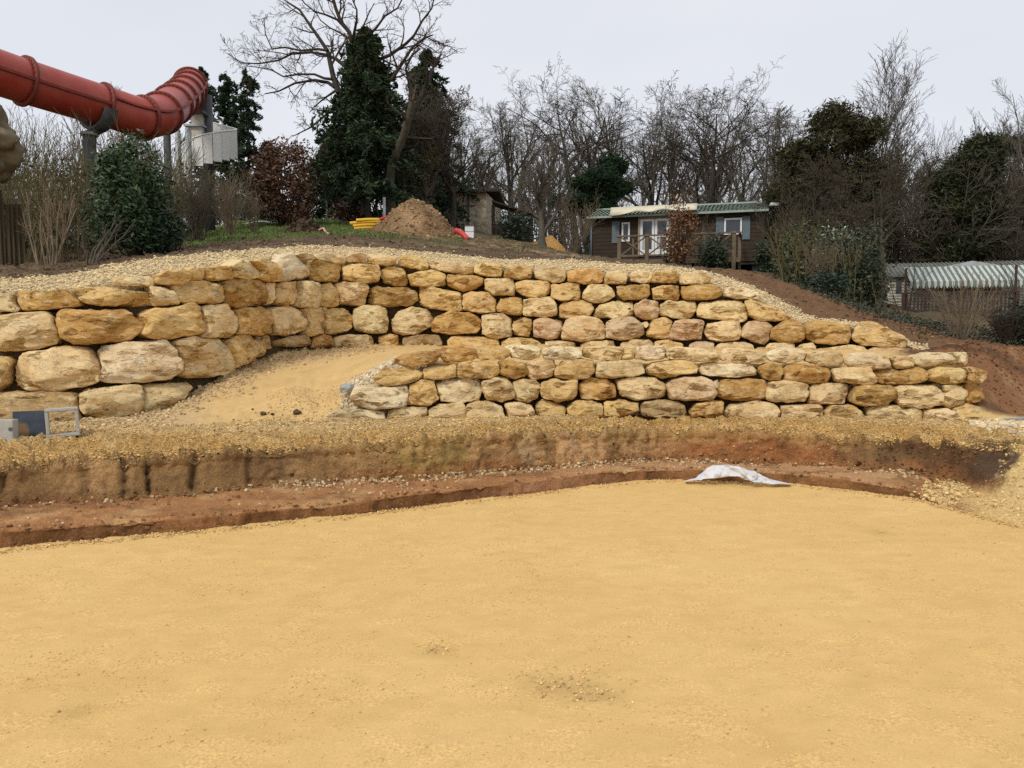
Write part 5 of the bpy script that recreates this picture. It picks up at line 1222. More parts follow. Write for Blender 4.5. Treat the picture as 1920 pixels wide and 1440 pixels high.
def ring_mesh(i0, i1, ro, ri, k=40):
    V, Q = [], []; idx = list(range(i0, i1 + 1)); n = len(idx); a = np.linspace(0, 2*math.pi, k, endpoint=False)
    for rad in (ro, ri):
        for i in idx: V += [SLP[i] + rad * (math.cos(t) * r_[i] + math.sin(t) * u_[i]) for t in a]
    o = n * k
    for s in range(2):
        for i in range(n - 1):
            for q in range(k):
                f = (s*o + i*k+q, s*o + i*k+(q+1)%k, s*o + (i+1)*k+(q+1)%k, s*o + (i+1)*k+q); Q.append(f if s == 0 else f[::-1])
    for i in (0, n - 1):
        for q in range(k):
            f = (i*k+q, i*k+(q+1)%k, o + i*k+(q+1)%k, o + i*k+q); Q.append(f[::-1] if i == 0 else f)
    return np.array(V), Q
def flange(i):
    V, Q = [], []; k = 44; a = np.linspace(0, 2*math.pi, k, endpoint=False)
    for off, rad in ((-.035, .5), (-.035, .575), (.035, .575), (.035, .5)):
        V += [SLP[i] + T_[i]*off + rad * (math.cos(t) * r_[i] + math.sin(t) * u_[i]) for t in a]
    for s in range(3):
        Q += [(s*k+q, (s+1)*k+q, (s+1)*k+(q+1)%k, s*k+(q+1)%k) for q in range(k)]
    m = MB(); m.add(V, Q); f = m.build('flange', M['slide_dark'], slide, True)
    b = MB()
    for t in np.linspace(0, 2*math.pi, 30, endpoint=False):
        c = SLP[i] + .54 * (math.cos(t)*r_[i] + math.sin(t)*u_[i]); b.bar(c - T_[i]*.05, c + T_[i]*.05, .028)
    kind(b.build('bolts', M['steel_dark'], f), 'stuff')
cuts = [0, 28, 42, 56, 70, 84, 98, 112, 126, 140]; cuts = [c for c in cuts if c < len(SLP)]
for a, b in zip(cuts[:-1], cuts[1:]):
    V, Q = ring_mesh(a, b, .5, .485); m = MB(); m.add(V, Q); sct = m.build('tube_section', M['slide'], slide, True)
    # bolted seam along both sides of the section
    for ang in ((math.pi - .25, -.1) if a < 42 else (math.pi + .35, .25)):
        V = []; 
        for i in range(a, b + 1):
            d = math.cos(ang) * r_[i] + math.sin(ang) * u_[i]; e = -math.sin(ang) * r_[i] + math.cos(ang) * u_[i]
            V += [SLP[i] + d*.49 - e*.03, SLP[i] + d*.56 - e*.03, SLP[i] + d*.56 + e*.03, SLP[i] + d*.49 + e*.03]
        n = b - a + 1; Q = [(i*4+q, i*4+(q+1)%4, (i+1)*4+(q+1)%4, (i+1)*4+q) for i in range(n-1) for q in range(4)]
        m = MB(); m.add(V, Q); m.build('seam', M['slide_dark'], sct)
for c in cuts[1:]: flange(c)
def px_box(m, x0, x1, y0, y1, Y, dep): 
    a, b = at_y(x0, y0, Y), at_y(x1, y1, Y); m.box(a[0], b[0], Y, Y + dep, b[2], a[2]); return m
# post with saddle under the first long tube
pb = foot(176, 19.6); top = at_y(176, 253, 19.6)
post = thing('slide_post', 'round grey steel post with a saddle holding up the red slide', 'post', pb)
m = MB(); m.tube([pb, (pb[0], pb[1], top[2])], .15, 16); m.build('post', M['steel_dark'], post, True, origin=pb)
m = MB(); m.tube([(pb[0], pb[1], top[2] - .02), (pb[0], pb[1], top[2] + .05)], .21, 20); m.build('collar', M['steel'], post, True, origin=pb)
V, Q = [], []; i = int(np.argmin(np.abs(SLP[:, 1] - 19.6))); k = 14
for off in (-.16, .16):
    for rad in (.585, .66):
        V += [SLP[i] + T_[i]*off + rad * (math.cos(t)*r_[i] + math.sin(t)*u_[i]) for t in np.linspace(-math.pi*.9, -math.pi*.1, k)]
for q in range(k - 1): Q += [(q, q+1, k+q+1, k+q), (2*k+q, 3*k+q, 3*k+q+1, 2*k+q+1), (k+q, k+q+1, 3*k+q+1, 3*k+q), (q, 2*k+q, 2*k+q+1, q+1)]
m = MB(); m.add(V, Q); m.build('saddle', M['steel_dark'], post, True, origin=pb)
m = MB(); m.bar((pb[0], pb[1], top[2]), SLP[i] - u_[i]*.62, .22, .16); m.build('bracket', M['steel_dark'], post, origin=pb)
# launch tower: posts, platform, header
tb = foot(352, 26.5); tower = thing('slide_tower', 'slim steel tower with beige cabin carrying the top of the red slide', 'tower', tb)
for x0, x1, ya, Y, mt in ((328, 338, 244, 25.6, 'steel'), (347, 358, 240, 25.4, 'steel'), (378, 397, 179, 27.0, 'steel_dark'), (306, 319, 236, 23.0, 'steel_dark')):
    xc = (x0 + x1) / 2; a = at_y(xc, ya, Y); g = ground_z(xc, Y) - .1; m = MB(); m.tube([(a[0], a[1], g), (a[0], a[1], a[2])], (x1 - x0) / 2 / F_PX * Y, 14); m.build('tower_post', M[mt], tower, True, origin=tb)
m = px_box(MB(), 358, 379, 211, 262, 26.6, .9); m.build('platform_wall', M['beige'], tower, origin=tb)
m = px_box(MB(), 356, 381, 206, 211, 26.4, 1.2); m.build('platform_roof', M['steel_dark'], tower, origin=tb)
m = px_box(MB(), 344, 380, 232, 236, 26.5, .9); m.build('landing', M['steel'], tower, origin=tb)
m = px_box(MB(), 357, 380, 150, 207, 26.85, .35); m.build('entry_panel', M['slide_dark'], tower, origin=tb)
m = px_box(MB(), 328, 381, 136, 139, 27.0, .12); m.tube([at_y(353, 137, 27.05), at_y(353, 129, 27.05)], .05, 8); m.build('top_rail', M['steel_dark'], tower, origin=tb)
# spiral stair with white panels
sc_c = at_y(392, 300, 27.0); sb = foot(392, 27.0); stair = thing('spiral_staircase', 'white panelled spiral staircase winding up to the slide tower', 'staircase', sb)
RS = 0.90; NP = 16
def spz(t): return at_y(392, 330, 27)[2] + (at_y(392, 232, 27)[2] - at_y(392, 330, 27)[2]) * t
HP = 0.80
for i in range(NP):
    t0, t1 = (i + .04) / NP, (i + .96) / NP; a0, a1 = math.radians(205 + 300 * t0), math.radians(205 + 300 * t1)
    V = []
    for (a, t) in ((a0, t0), (a1, t1)):
        z = spz(t * .82) 
        for rad in (RS, RS + .03):
            V += [(sc_c[0] + rad*math.cos(a), sc_c[1] + rad*math.sin(a), z - HP*.15), (sc_c[0] + rad*math.cos(a), sc_c[1] + rad*math.sin(a), z + HP)]
    zb_ = min(V[0][2], V[4][2]); 
    for q in (0, 2, 4, 6): V[q] = (V[q][0], V[q][1], zb_)
    m = MB(); m.add(V, [(0,1,5,4),(2,6,7,3),(1,3,7,5),(0,4,6,2),(0,2,3,1),(4,5,7,6)]); m.build('stair_panel', M['white_panel'], stair, origin=sb)
    am = (a0 + a1) / 2; zt = spz(t0 * .82) - HP*.1; m = MB(); 
    V = [(sc_c[0] + rr__*math.cos(a), sc_c[1] + rr__*math.sin(a), zt + dz) for dz in (0, .05) for rr__, a in ((.1, a0), (RS, a0), (RS, a1), (.1, a1))]
    m.add(V, [(0,3,2,1),(4,5,6,7),(0,1,5,4),(1,2,6,5),(2,3,7,6),(3,0,4,7)]); m.build('tread', M['steel'], stair, origin=sb)
pts = [(sc_c[0] + (RS+.015)*math.cos(math.radians(205+300*t)), sc_c[1] + (RS+.015)*math.sin(math.radians(205+300*t)), spz(t*.82) + HP) for t in np.linspace(0, 1, 40)]
m = MB(); m.tube(pts, .032, 8); m.build('handrail', M['white_panel'], stair, True, origin=sb)
m = MB(); m.tube([(sc_c[0], sc_c[1], sb[2]-.1), (sc_c[0], sc_c[1], spz(1)+.5)], .09, 12); m.build('centre_post', M['steel'], stair, True, origin=sb)

# ---- artificial rock at the left edge
rk = ico(5); rb = at_y(-46, 266, 13.2); d, Fc = rk
L = d * np.array([.58, .7, .62]); L = L + d * (.20 * fbm(d * 1.7, 1, 4, 3) + .05 * fbm(d * 7, 1, 3, 4))[:, None]
M['fake_rock'] = flat_mat('cast_rock', (0.15, 0.125, 0.085), .95, .4, 4, .1, bstr=.8)
o = np_mesh('artificial_rock', L + rb, Fc, M['fake_rock'], None, True, origin=rb)
tag(o, 'grey cast rock bulging in at the left edge below the red slide', 'rock')

# ---- wooden fence at the left edge
M['fence_wood'] = flat_mat('grey_fence_wood', (0.075, 0.058, 0.036), .9, .35, 6, .1, bstr=.5, stretch=(6, 6, .6))
fb = foot(0, 13.6); fence = thing('wooden_fence', 'weathered wooden slat fence behind the bare shrubs at the left edge', 'fence', fb)
rg = random.Random(3)
for i, x in enumerate(range(-190, 52, 9)):
    Y = 13.6 + .004 * x; f = foot(x, Y, .15); post_ = i % 9 == 3
    hh = (1.45 if post_ else 1.22 + rg.uniform(-.05, .05)); w = .10 if post_ else .07
    m = MB(); m.box(f[0]-w/2, f[0]+w/2, f[1], f[1]+(.09 if post_ else .022), f[2], f[2]+hh, .006, rg)
    if post_: m.build('fence_post', M['fence_wood'], fence, origin=fb, bevel=.008)
    else: m.build('slat', M['fence_wood'], fence, origin=fb)
for hz in (.35, 1.0):
    a, b = foot(-190, 12.9, -hz), foot(52, 13.85, -hz); m = MB(); m.bar(a + np.array([0, .06, 0]), b + np.array([0, .06, 0]), .05, .09); m.build('fence_rail', M['fence_wood'], fence, origin=fb)

# ================================================================== BROWN CABIN
def plane_frame(pl, Yl, pr, Yr, pyb):
    a = at_y(pl, pyb, Yl); b = at_y(pr, pyb, Yr); b[2] = a[2]; d = b - a; rz = math.atan2(d[1], d[0]); return a, rz, float(np.linalg.norm(d))
def local_x(px, a, rz):
    dx, dy = math.cos(rz), math.sin(rz); k = (px - 960) / F_PX / CP     # bearing: x = k*y (camera at origin)
    return (k * a[1] - a[0]) / (dx - k * dy)
def local_z(px, py, a, rz, off=0.0):
    s = local_x(px, a, rz); Y = a[1] + s * math.sin(rz); return float(at_y(px, py, Y)[2] - a[2])
M['brown_board'] = flat_mat('dark_brown_boards', (0.050, 0.036, 0.026), .85, .3, 3, .15, bstr=.3, stretch=(.6, 4, 8))
M['green_roof'] = flat_mat('green_roof_tiles', (0.29, 0.355, 0.29), .55, .15, 4, .3)
M['cream'] = flat_mat('cream_fabric', (0.62, 0.56, 0.42), .8, .1, 3)
M['white_frame'] = flat_mat('white_plastic', (0.72, 0.73, 0.72), .5, .06, 3)
M['glass'] = flat_mat('dark_window_glass', (0.035, 0.042, 0.05), .08, .2, 1, .6)
M['shutter'] = flat_mat('blue_grey_shutter', (0.115, 0.15, 0.17), .6, .12, 3)
M['deck_wood'] = flat_mat('weathered_deck_wood', (0.17, 0.13, 0.088), .85, .3, 5, .1, bstr=.3, stretch=(1, 1, .4))
M['curtain'] = flat_mat('grey_curtain', (0.42, 0.42, 0.41), .8, .1, 5)
ca, crz, cw = plane_frame(1108, 33.0, 1432, 30.9, 497)
cabin = thing('wooden_cabin', 'dark brown holiday cabin with green tiled roof and white glazed doors', 'cabin', ca, crz)
LX = lambda px: local_x(px, ca, crz)
LZ = lambda px, py: local_z(px, py, ca, crz)
zE = LZ(1108, 404); DEP = 3.6
for i in range(13):
    h = zE / 13
    m = MB(); m.box(0, cw, 0 + .012 * 0, .05, i*h + .006, (i+1)*h - .006); m.build('siding_plank', M['brown_board'], cabin)
m = MB(); m.box(.01, .06, .05, DEP, 0, zE); m.box(cw-.06, cw-.01, .05, DEP, 0, zE); m.box(.06, cw-.06, DEP-.05, DEP, 0, zE); m.box(.02, cw-.02, .03, .06, .01, zE-.01); m.box(.06, cw-.06, .06, DEP-.05, -.12, 0); m.build('wall', M['brown_board'], cabin)
for x in (.3, cw*.33, cw*.66, cw-.3):
    m = MB(); m.box(x-.15, x+.15, .3, .6, -1.2, -.12); m.build('pier', M['steel_dark'], cabin)
# roof: front slope of scalloped tile rows, back slope, ridge
rise = .46; ov = .28; run = DEP/2 + ov
def roof_side(sgn):
    m = MB(); nrow, ncol = 5, 46
    for r in range(nrow):
        for c in range(ncol):
            x0 = -.12 + (cw+.24) * c / ncol; x1 = -.12 + (cw+.24) * (c+1) / ncol; t0, t1 = r/nrow - .015, (r+1)/nrow
            V = []
            for t, dz in ((t0, .035), (t1, .0)):
                y = -ov + run*t; z = zE - .10 + (rise+.1)*t + dz
                for q in range(5): V.append((x0 + (x1-x0)*q/4, (y if sgn > 0 else DEP - y) - (.04*math.sin(math.pi*q/4) if t == t0 else 0) * sgn, z + .03*math.sin(math.pi*q/4)))
            m.add(V, [(q, q+1, 5+q+1, 5+q) if sgn > 0 else (q, 5+q, 5+q+1, q+1) for q in range(4)] )
    kind(m.build('roof_tiles', M['green_roof'], cabin), 'stuff')
    m = MB(); 
    y0, y1 = (-ov, DEP/2) if sgn > 0 else (DEP + ov, DEP/2)
    V = [(x, y, z) for x in (-.10, cw+.10) for (y, z) in ((y0, zE-.16), (y1, zE+rise-.05), (y1, zE+rise-.02), (y0, zE-.12))]
    m.add(V, [(0,1,2,3),(4,7,6,5),(0,4,5,1),(3,2,6,7),(0,3,7,4),(1,5,6,2)]); m.build('roof_deck', M['brown_board'], cabin)
roof_side(1); roof_side(-1)
m = MB(); m.bar((-.14, DEP/2, zE+rise+.04), (cw+.14, DEP/2, zE+rise+.04), .16, .07); m.build('ridge_cap', M['green_roof'], cabin, bevel=.02)
m = MB(); m.bar((-.13, -ov-.03, zE-.13), (cw+.13, -ov-.03, zE-.13), .07, .09); m.build('gutter', M['green_roof'], cabin)
for x in (.03, cw-.03):
    V = [(x-.025, .05, zE), (x-.025, DEP-.05, zE), (x-.025, DEP/2, zE+rise-.12), (x+.025, .05, zE), (x+.025, DEP-.05, zE), (x+.025, DEP/2, zE+rise-.12)]
    m = MB(); m.add(V, [(0,1,2),(3,5,4),(0,3,4,1),(1,4,5,2),(2,5,3,0)]); m.build('gable', M['brown_board'], cabin)
m = MB(); m.tube([(.02, -.05, 0), (.02, -.05, zE-.1)], .04, 8); m.build('drainpipe', M['shutter'], cabin, True)
# retracted cream awning, sagging
V, Q = [], []; na = 22; xa0, xa1 = LX(1145), LX(1303)
for i in range(na + 1):
    t = i / na; x = xa0 + (xa1-xa0)*t; zt = LZ(1145, 391)*(1-t) + LZ(1303, 383)*t; zb_ = LZ(1145, 408)*(1-t) + LZ(1303, 398)*t - .03*math.sin(t*17) + .10*math.sin(math.pi*t)
    V += [(x, -.30, zt), (x, -.62 - .04*math.sin(t*23), zb_), (x, -.60, zb_-.02), (x, -.27, zt-.05)]
Q = [(i*4+q, i*4+(q+1)%4, (i+1)*4+(q+1)%4, (i+1)*4+q) for i in range(na) for q in range(4)] + [(3,2,1,0), (na*4, na*4+1, na*4+2, na*4+3)]
m = MB(); m.add(V, Q); m.build('awning', M['cream'], cabin, True)
# windows, shutters, doors
def window(par, x0, x1, z0, z1, name='window', split=1, frame=None, bars=0):
    fr = frame or M['white_frame']; w = .07
    m = MB(); m.box(x0, x1, -.05, -.002, z0, z0+w); m.box(x0, x1, -.05, -.002, z1-w, z1); m.box(x0, x0+w, -.052, -.002, z0+w, z1-w); m.box(x1-w, x1, -.052, -.002, z0+w, z1-w)
    for s in range(1, split): xm = x0 + (x1-x0)*s/split; m.box(xm-w*.6, xm+w*.6, -.052, -.002, z0+w, z1-w)
    for s in range(1, bars): zm = z0 + (z1-z0)*s/bars; m.box(x0+w, x1-w, -.03, -.002, zm-.015, zm+.015)
    f = m.build(name, fr, par)
    for s in range(split):
        m = MB(); m.box(x0+w+(x1-x0-2*w)*s/split+.01, x0+w+(x1-x0-2*w)*(s+1)/split-.01, -.02, -.006, z0+w, z1-w); m.build('pane', M['glass'], f)
    return f
window(cabin, LX(1163), LX(1178), LZ(1170, 453), LZ(1170, 417))
m = MB(); m.box(LX(1145), LX(1159), -.045, -.003, LZ(1150, 456), LZ(1150, 415)); m.build('shutter', M['shutter'], cabin)
window(cabin, LX(1352), LX(1385), LZ(1368, 440), LZ(1368, 409))
m = MB(); m.box(LX(1337), LX(1351), -.045, -.003, LZ(1344, 440), LZ(1344, 407)); m.build('shutter', M['shutter'], cabin)
m = MB(); m.box(LX(1386), LX(1400), -.045, -.003, LZ(1393, 449), LZ(1393, 406)); m.build('shutter', M['shutter'], cabin)
zf = LZ(1200, 481)
M['door_frame'] = flat_mat('beige_door_frame', (0.34, 0.28, 0.20), .6, .1, 3)
dx0, dx1 = LX(1197), LX(1251)
m = MB(); m.box(dx0-.08, dx0, -.06, -.002, zf, LZ(1225, 405)); m.box(dx1, dx1+.08, -.06, -.002, zf, LZ(1225, 405)); m.box(dx0, dx1, -.06, -.002, LZ(1225, 409), LZ(1225, 405)); m.build('door_frame', M['door_frame'], cabin)
for s in range(2):
    a_ = dx0 + (dx1-dx0)*s/2 + .01; b_ = dx0 + (dx1-dx0)*(s+1)/2 - .01; zt = LZ(1225, 410)
    m = MB(); m.box(a_, a_+.10, -.05, -.004, zf, zt); m.box(b_-.10, b_, -.05, -.004, zf, zt); m.box(a_+.1, b_-.1, -.05, -.004, zt-.1, zt); m.box(a_+.1, b_-.1, -.05, -.004, zf, zf+.28); m.box(a_+.1, b_-.1, -.05, -.004, zf+.78, zf+.86)
    d_ = m.build('door', M['white_frame'], cabin)
    m = MB(); m.box(a_+.1, b_-.1, -.025, -.008, zf+.28, zf+.78); m.box(a_+.1, b_-.1, -.025, -.008, zf+.86, zt-.1); m.build('pane', M['glass'], d_)
    m = MB(); m.box(a_+.12, a_+.26, -.036, -.028, zf+.30, zf+.76); m.build('curtain', M['curtain'], d_)
# lamp on the right gable
lp = thing('floodlight', 'small white floodlight on an arm at the right end of the cabin roof', 'lamp', tuple(at_y(1452, 385, 31.0)))
m = MB(); m.box(-.16, .16, -.1, .1, -.02, .10); m.build('lamp_head', M['white_frame'], lp, bevel=.02); m = MB(); m.bar((-.1, .1, 0), (-.62, .45, .16), .035); m.build('arm', M['steel_dark'], lp)
# deck
da, drz, dw = plane_frame(1157, 29.6, 1388, 28.3, 488)
deck = thing('deck', 'raised wooden deck with crossed railings in front of the brown cabin', 'deck', da, drz)
DX = lambda px: local_x(px, da, drz)
DZ = lambda px, py: local_z(px, py, da, drz)
zr = DZ(1160, 445)
nb_ = 9
for i in range(nb_):
    y0 = i * 2.9 / nb_; m = MB(); m.box(0, dw, y0 + .005, y0 + 2.9/nb_ - .005, -.04, 0); m.build('deck_board', M['deck_wood'], deck)
m = MB(); m.box(0, dw, -.05, -.003, -.17, .005); m.build('beam', M['deck_wood'], deck)
pxs = [1159, 1210, 1262, 1316, 1371]
for px in pxs:
    x = DX(px); m = MB(); m.box(x-.07, x+.07, -.10, .03, -1.1, zr+.08); m.build('deck_post', M['deck_wood'], deck, bevel=.01)
for y in (.9, 2.2):
    m = MB(); m.box(dw-.10, dw, y, y+.1, -1.1, zr); m.build('deck_post', M['deck_wood'], deck)
m = MB(); m.box(-.05, dw+.03, -.13, -.01, zr, zr+.05); m.build('rail', M['deck_wood'], deck); m = MB(); m.box(dw-.08, dw+.01, .03, 2.6, zr, zr+.05); m.build('rail', M['deck_wood'], deck)
for k in range(4):
    x0, x1 = DX(pxs[k])+.07, DX(pxs[k+1])-.07
    m = MB(); m.box(x0, x1, -.06, -.01, .12, .18); m.build('rail', M['deck_wood'], deck)
    m = MB(); m.bar((x0, -.04, .18), (x1, -.04, zr-.02), .045, .05); m.build('cross_brace', M['deck_wood'], deck)
    m = MB(); m.bar((x0, -.09, zr-.02), (x1, -.09, .18), .045, .05); m.build('cross_brace', M['deck_wood'], deck)
    m = MB(); xm = (x0+x1)/2; m.box(xm-.03, xm+.03, -.065, -.012, .18, zr-.02); m.build('baluster', M['deck_wood'], deck)

# ================================================================== WHITE MOBILE HOME
ha, hrz, hw = plane_frame(1663, 28.0, 1985, 26.4, 592)
home = thing('mobile_home', 'cream mobile home with a green and white striped awning', 'mobile home', ha, hrz)
HX = lambda px: local_x(px, ha, hrz)
HZ = lambda px, py: local_z(px, py, ha, hrz)
M['cream_siding'] = flat_mat('cream_siding', (0.58, 0.55, 0.45), .7, .12, 3)
M['stripe_green'] = flat_mat('green_awning_stripe', (0.14, 0.18, 0.155), .85, .12, 4)
M['stripe_white'] = flat_mat('white_awning_stripe', (0.50, 0.52, 0.48), .85, .08, 4)
M['grey_roof'] = flat_mat('grey_roof_sheet', (0.17, 0.17, 0.155), .7, .2, 4)
M['dark_rail'] = flat_mat('dark_stained_rail', (0.062, 0.043, 0.033), .85, .25, 4, .1)
hE = HZ(1665, 517); HD = 3.4
for i in range(14):
    h = hE/14; m = MB(); V = [(0, -.035, i*h), (hw, -.035, i*h), (hw, 0, (i+1)*h-.004), (0, 0, (i+1)*h-.004), (0, .03, i*h), (hw, .03, i*h), (hw, .03, (i+1)*h-.004), (0, .03, (i+1)*h-.004)]
    m.add(V, [(0,1,2,3),(4,7,6,5),(0,4,5,1),(2,6,7,3),(0,3,7,4),(1,5,6,2)]); m.build('siding_plank', M['cream_siding'], home)
m = MB(); m.box(.01, .05, .03, HD, 0, hE); m.box(hw-.05, hw-.01, .03, HD, 0, hE); m.box(.05, hw-.05, HD-.05, HD, 0, hE); m.box(.05, hw-.05, .032, .06, 0, hE); m.box(.05, hw-.05, .1, HD-.1, -.35, 0); m.build('wall', M['cream_siding'], home)
hr = .50
for sgn in (1, -1):
    y0, y1 = (-.2, HD/2) if sgn > 0 else (HD+.2, HD/2)
    V = [(x, y, z) for x in (-.15, hw+.15) for (y, z) in ((y0, hE-.06), (y1, hE+hr), (y1, hE+hr+.05), (y0, hE))]
    m = MB(); m.add(V, [(0,1,2,3),(4,7,6,5),(0,4,5,1),(3,2,6,7),(0,3,7,4),(1,5,6,2)])
    m.build('roof', M['grey_roof'], home)
m = MB()
for c in range(40):
    x = -.1 + (hw+.2)*c/39; m.bar((x, -.2, hE+.02), (x, HD/2, hE+hr+.07), .035, .03)
kind(m.build('roof_ribs', M['grey_roof'], home), 'stuff')
V = [(HX(1745), -.1, hE+.22), (HX(1812), -.1, hE+.46), (HX(1885), -.1, hE+.22), (HX(1745), 1.5, hE+.26), (HX(1812), 1.5, hE+.46), (HX(1885), 1.5, hE+.26)]
m = MB(); m.add(V, [(0,1,2),(3,5,4),(0,3,4,1),(1,4,5,2),(0,2,5,3)]); m.build('porch_gable', M['steel'], home)
# awning: sloping stripes, each ending in a scallop
ax0, ax1 = HX(1686), HX(1922); ns = 44
for i in range(ns):
    x0, x1 = ax0 + (ax1-ax0)*i/ns, ax0 + (ax1-ax0)*(i+1)/ns; V = []; nq = 5
    for q in range(nq):
        x = x0 + (x1-x0)*q/(nq-1); sc_ = .10*math.sin(math.pi*q/(nq-1)); xs = x + .55*0
        V += [(x, -.10, hE+.28), (x, -1.45, hE-.30), (x, -1.47, hE-.44-sc_), (x, -1.45, hE-.44-sc_), (x, -1.42, hE-.31), (x, -.10, hE+.26)]
    Q = [(q*6+r, q*6+(r+1)%6, (q+1)*6+(r+1)%6, (q+1)*6+r) for q in range(nq-1) for r in range(6)]
    m = MB(); m.add(V, Q); m.build('awning_stripe', M['stripe_green' if i % 2 else 'stripe_white'], home)
window(home, HX(1688), HX(1713), HZ(1700, 549), HZ(1700, 522), split=2, bars=3)
m = MB(); m.box(HX(1673), HX(1683), -.07, -.036, HZ(1678, 549), HZ(1678, 521)); m.build('shutter', M['steel_dark'], home)
window(home, HX(1902), HX(1921), HZ(1910, 541), HZ(1910, 518))
window(home, HX(1752), HX(1800), HZ(1775, 585), HZ(1775, 521), 'glazed_door', split=2, frame=M['door_frame'])
window(home, HX(1830), HX(1870), HZ(1850, 552), HZ(1850, 521), split=2, frame=M['door_frame'])
ta_, trz, tw = plane_frame(1693, 25.6, 1906, 24.3, 592)
terr = thing('terrace', 'dark stained timber terrace with a slatted railing before the mobile home', 'terrace', ta_, trz)
zt = local_z(1700, 551, ta_, trz)
for i in range(7):
    m = MB(); m.box(0, tw, i*.27+.004, i*.27+.266, -.05, .0); m.build('deck_board', M['dark_rail'], terr)
npst = 31
for i in range(npst):
    x = tw * i / (npst-1); pst = i % 6 == 0; w = .05 if pst else .028
    m = MB(); m.box(x-w, x+w, -.06 if pst else -.02, .0, -.4 if pst else .05, zt+.02 if pst else zt-.01); m.build('terrace_post' if pst else 'baluster', M['dark_rail'], terr)
m = MB(); m.box(-.06, tw+.06, -.05, .04, zt, zt+.05); m.build('rail', M['dark_rail'], terr); m = MB(); m.box(0, tw, .002, .04, .08, .15); m.build('rail', M['dark_rail'], terr)
for x in (.05, tw-.05):
    m = MB(); m.box(x-.035, x+.035, .05, .12, -.3, zt+.85); m.build('awning_pole', M['dark_rail'], terr)
m = MB(); m.box(0, tw, -.02, .0, -.35, -.06); m.build('skirt', M['dark_rail'], terr)

# ================================================================== OLD STONE BUILDING
ba, brz, bw = plane_frame(748, 34.5, 912, 34.0, 452)
bld = thing('stone_building', 'old stone building with a plain pale gable wall behind the earth heap', 'building', ba, brz)
BX = lambda px: local_x(px, ba, brz)
BZ = lambda px, py: local_z(px, py, ba, brz)
def rubble_mat():
    m, nt, N, L, bs = newmat('rubble_wall'); v = objvec(nt); vc = voro(nt, v, 5.0, 'F1', 'Color'); sp_ = N.new('ShaderNodeSeparateColor'); L.new(vc, sp_.inputs[0])
    c = mix(nt, 1.0, (0.46, 0.39, 0.28), ramp(nt, sp_.outputs[0], 0, 1, .78, 1.2), 'MULTIPLY'); c = mix(nt, ramp(nt, noise_n(nt, v, 2.5, 5), .45, .7, 0, .6), c, (0.31, 0.26, 0.195))
    L.new(c, bs.inputs['Base Color']); bs.inputs['Roughness'].default_value = .95; bump(nt, bs, voro(nt, v, 5.0), .8, -.05); return m
M['rubble'] = rubble_mat(); M['old_tile'] = flat_mat('old_roof_tiles', (0.085, 0.065, 0.05), .9, .3, 8, .1, bstr=.5)
bE = BZ(900, 361)
m = MB(); m.box(0, bw, 0, 4.5, -.5, bE); m.build('wall', M['rubble'], bld)
m = MB(); V = [(x, y, z) for x in (-.25, bw+.25) for (y, z) in ((-.3, bE-.02), (2.25, bE+.42), (4.8, bE-.02), (4.8, bE+.08), (2.25, bE+.54), (-.3, bE+.08))]
m.add(V, [(0,1,2,3,4,5),(11,10,9,8,7,6),(0,6,7,1),(1,7,8,2),(3,9,10,4),(4,10,11,5),(5,11,6,0),(2,8,9,3)]); m.build('roof', M['old_tile'], bld)
m = MB(); 
for c in range(30): x = -.2 + (bw+.4)*c/29; m.tube([(x, -.34, bE+.06), (x, 2.2, bE+.52)], .06, 6)
kind(m.build('roof_tiles', M['old_tile'], bld), 'stuff')
m = MB(); zc = BZ(880, 385); xc = BX(880); m.box(xc-.035, xc+.035, -.04, -.003, zc-.5, zc+.45); m.box(xc-.28, xc-.036, -.04, -.003, zc-.05, zc+.01); m.box(xc+.036, xc+.28, -.04, -.003, zc-.05, zc+.01); m.build('wall_anchor', M['steel_dark'], bld)
la = foot(960, 31.0, .1); shed = thing('lean_to', 'dark open lean-to with a sloping roof right of the stone building', 'shed', la)
r0, r1 = at_y(922, 378, 31.0) - la, at_y(1000, 402, 30.6) - la
V = [tuple(r0), tuple(r1), (r1[0], r1[1]+2.5, r1[2]+.2), (r0[0], r0[1]+2.5, r0[2]+.2)]; V += [(x, y, z+.07) for x, y, z in V]
m = MB(); m.add(V, [(0,3,2,1),(4,5,6,7),(0,1,5,4),(1,2,6,5),(2,3,7,6),(3,0,4,7)]); m.build('roof', M['old_tile'], shed)
for p in (r0 * .93, r1 * .93):
    m = MB(); m.box(p[0]-.07, p[0]+.07, .1, .24, -.2, p[2]); m.build('post', M['dark_rail'], shed)
m = MB(); m.box(r0[0], r1[0], 2.3, 2.4, -.3, r1[2]); m.build('back_wall', M['dark_rail'], shed)

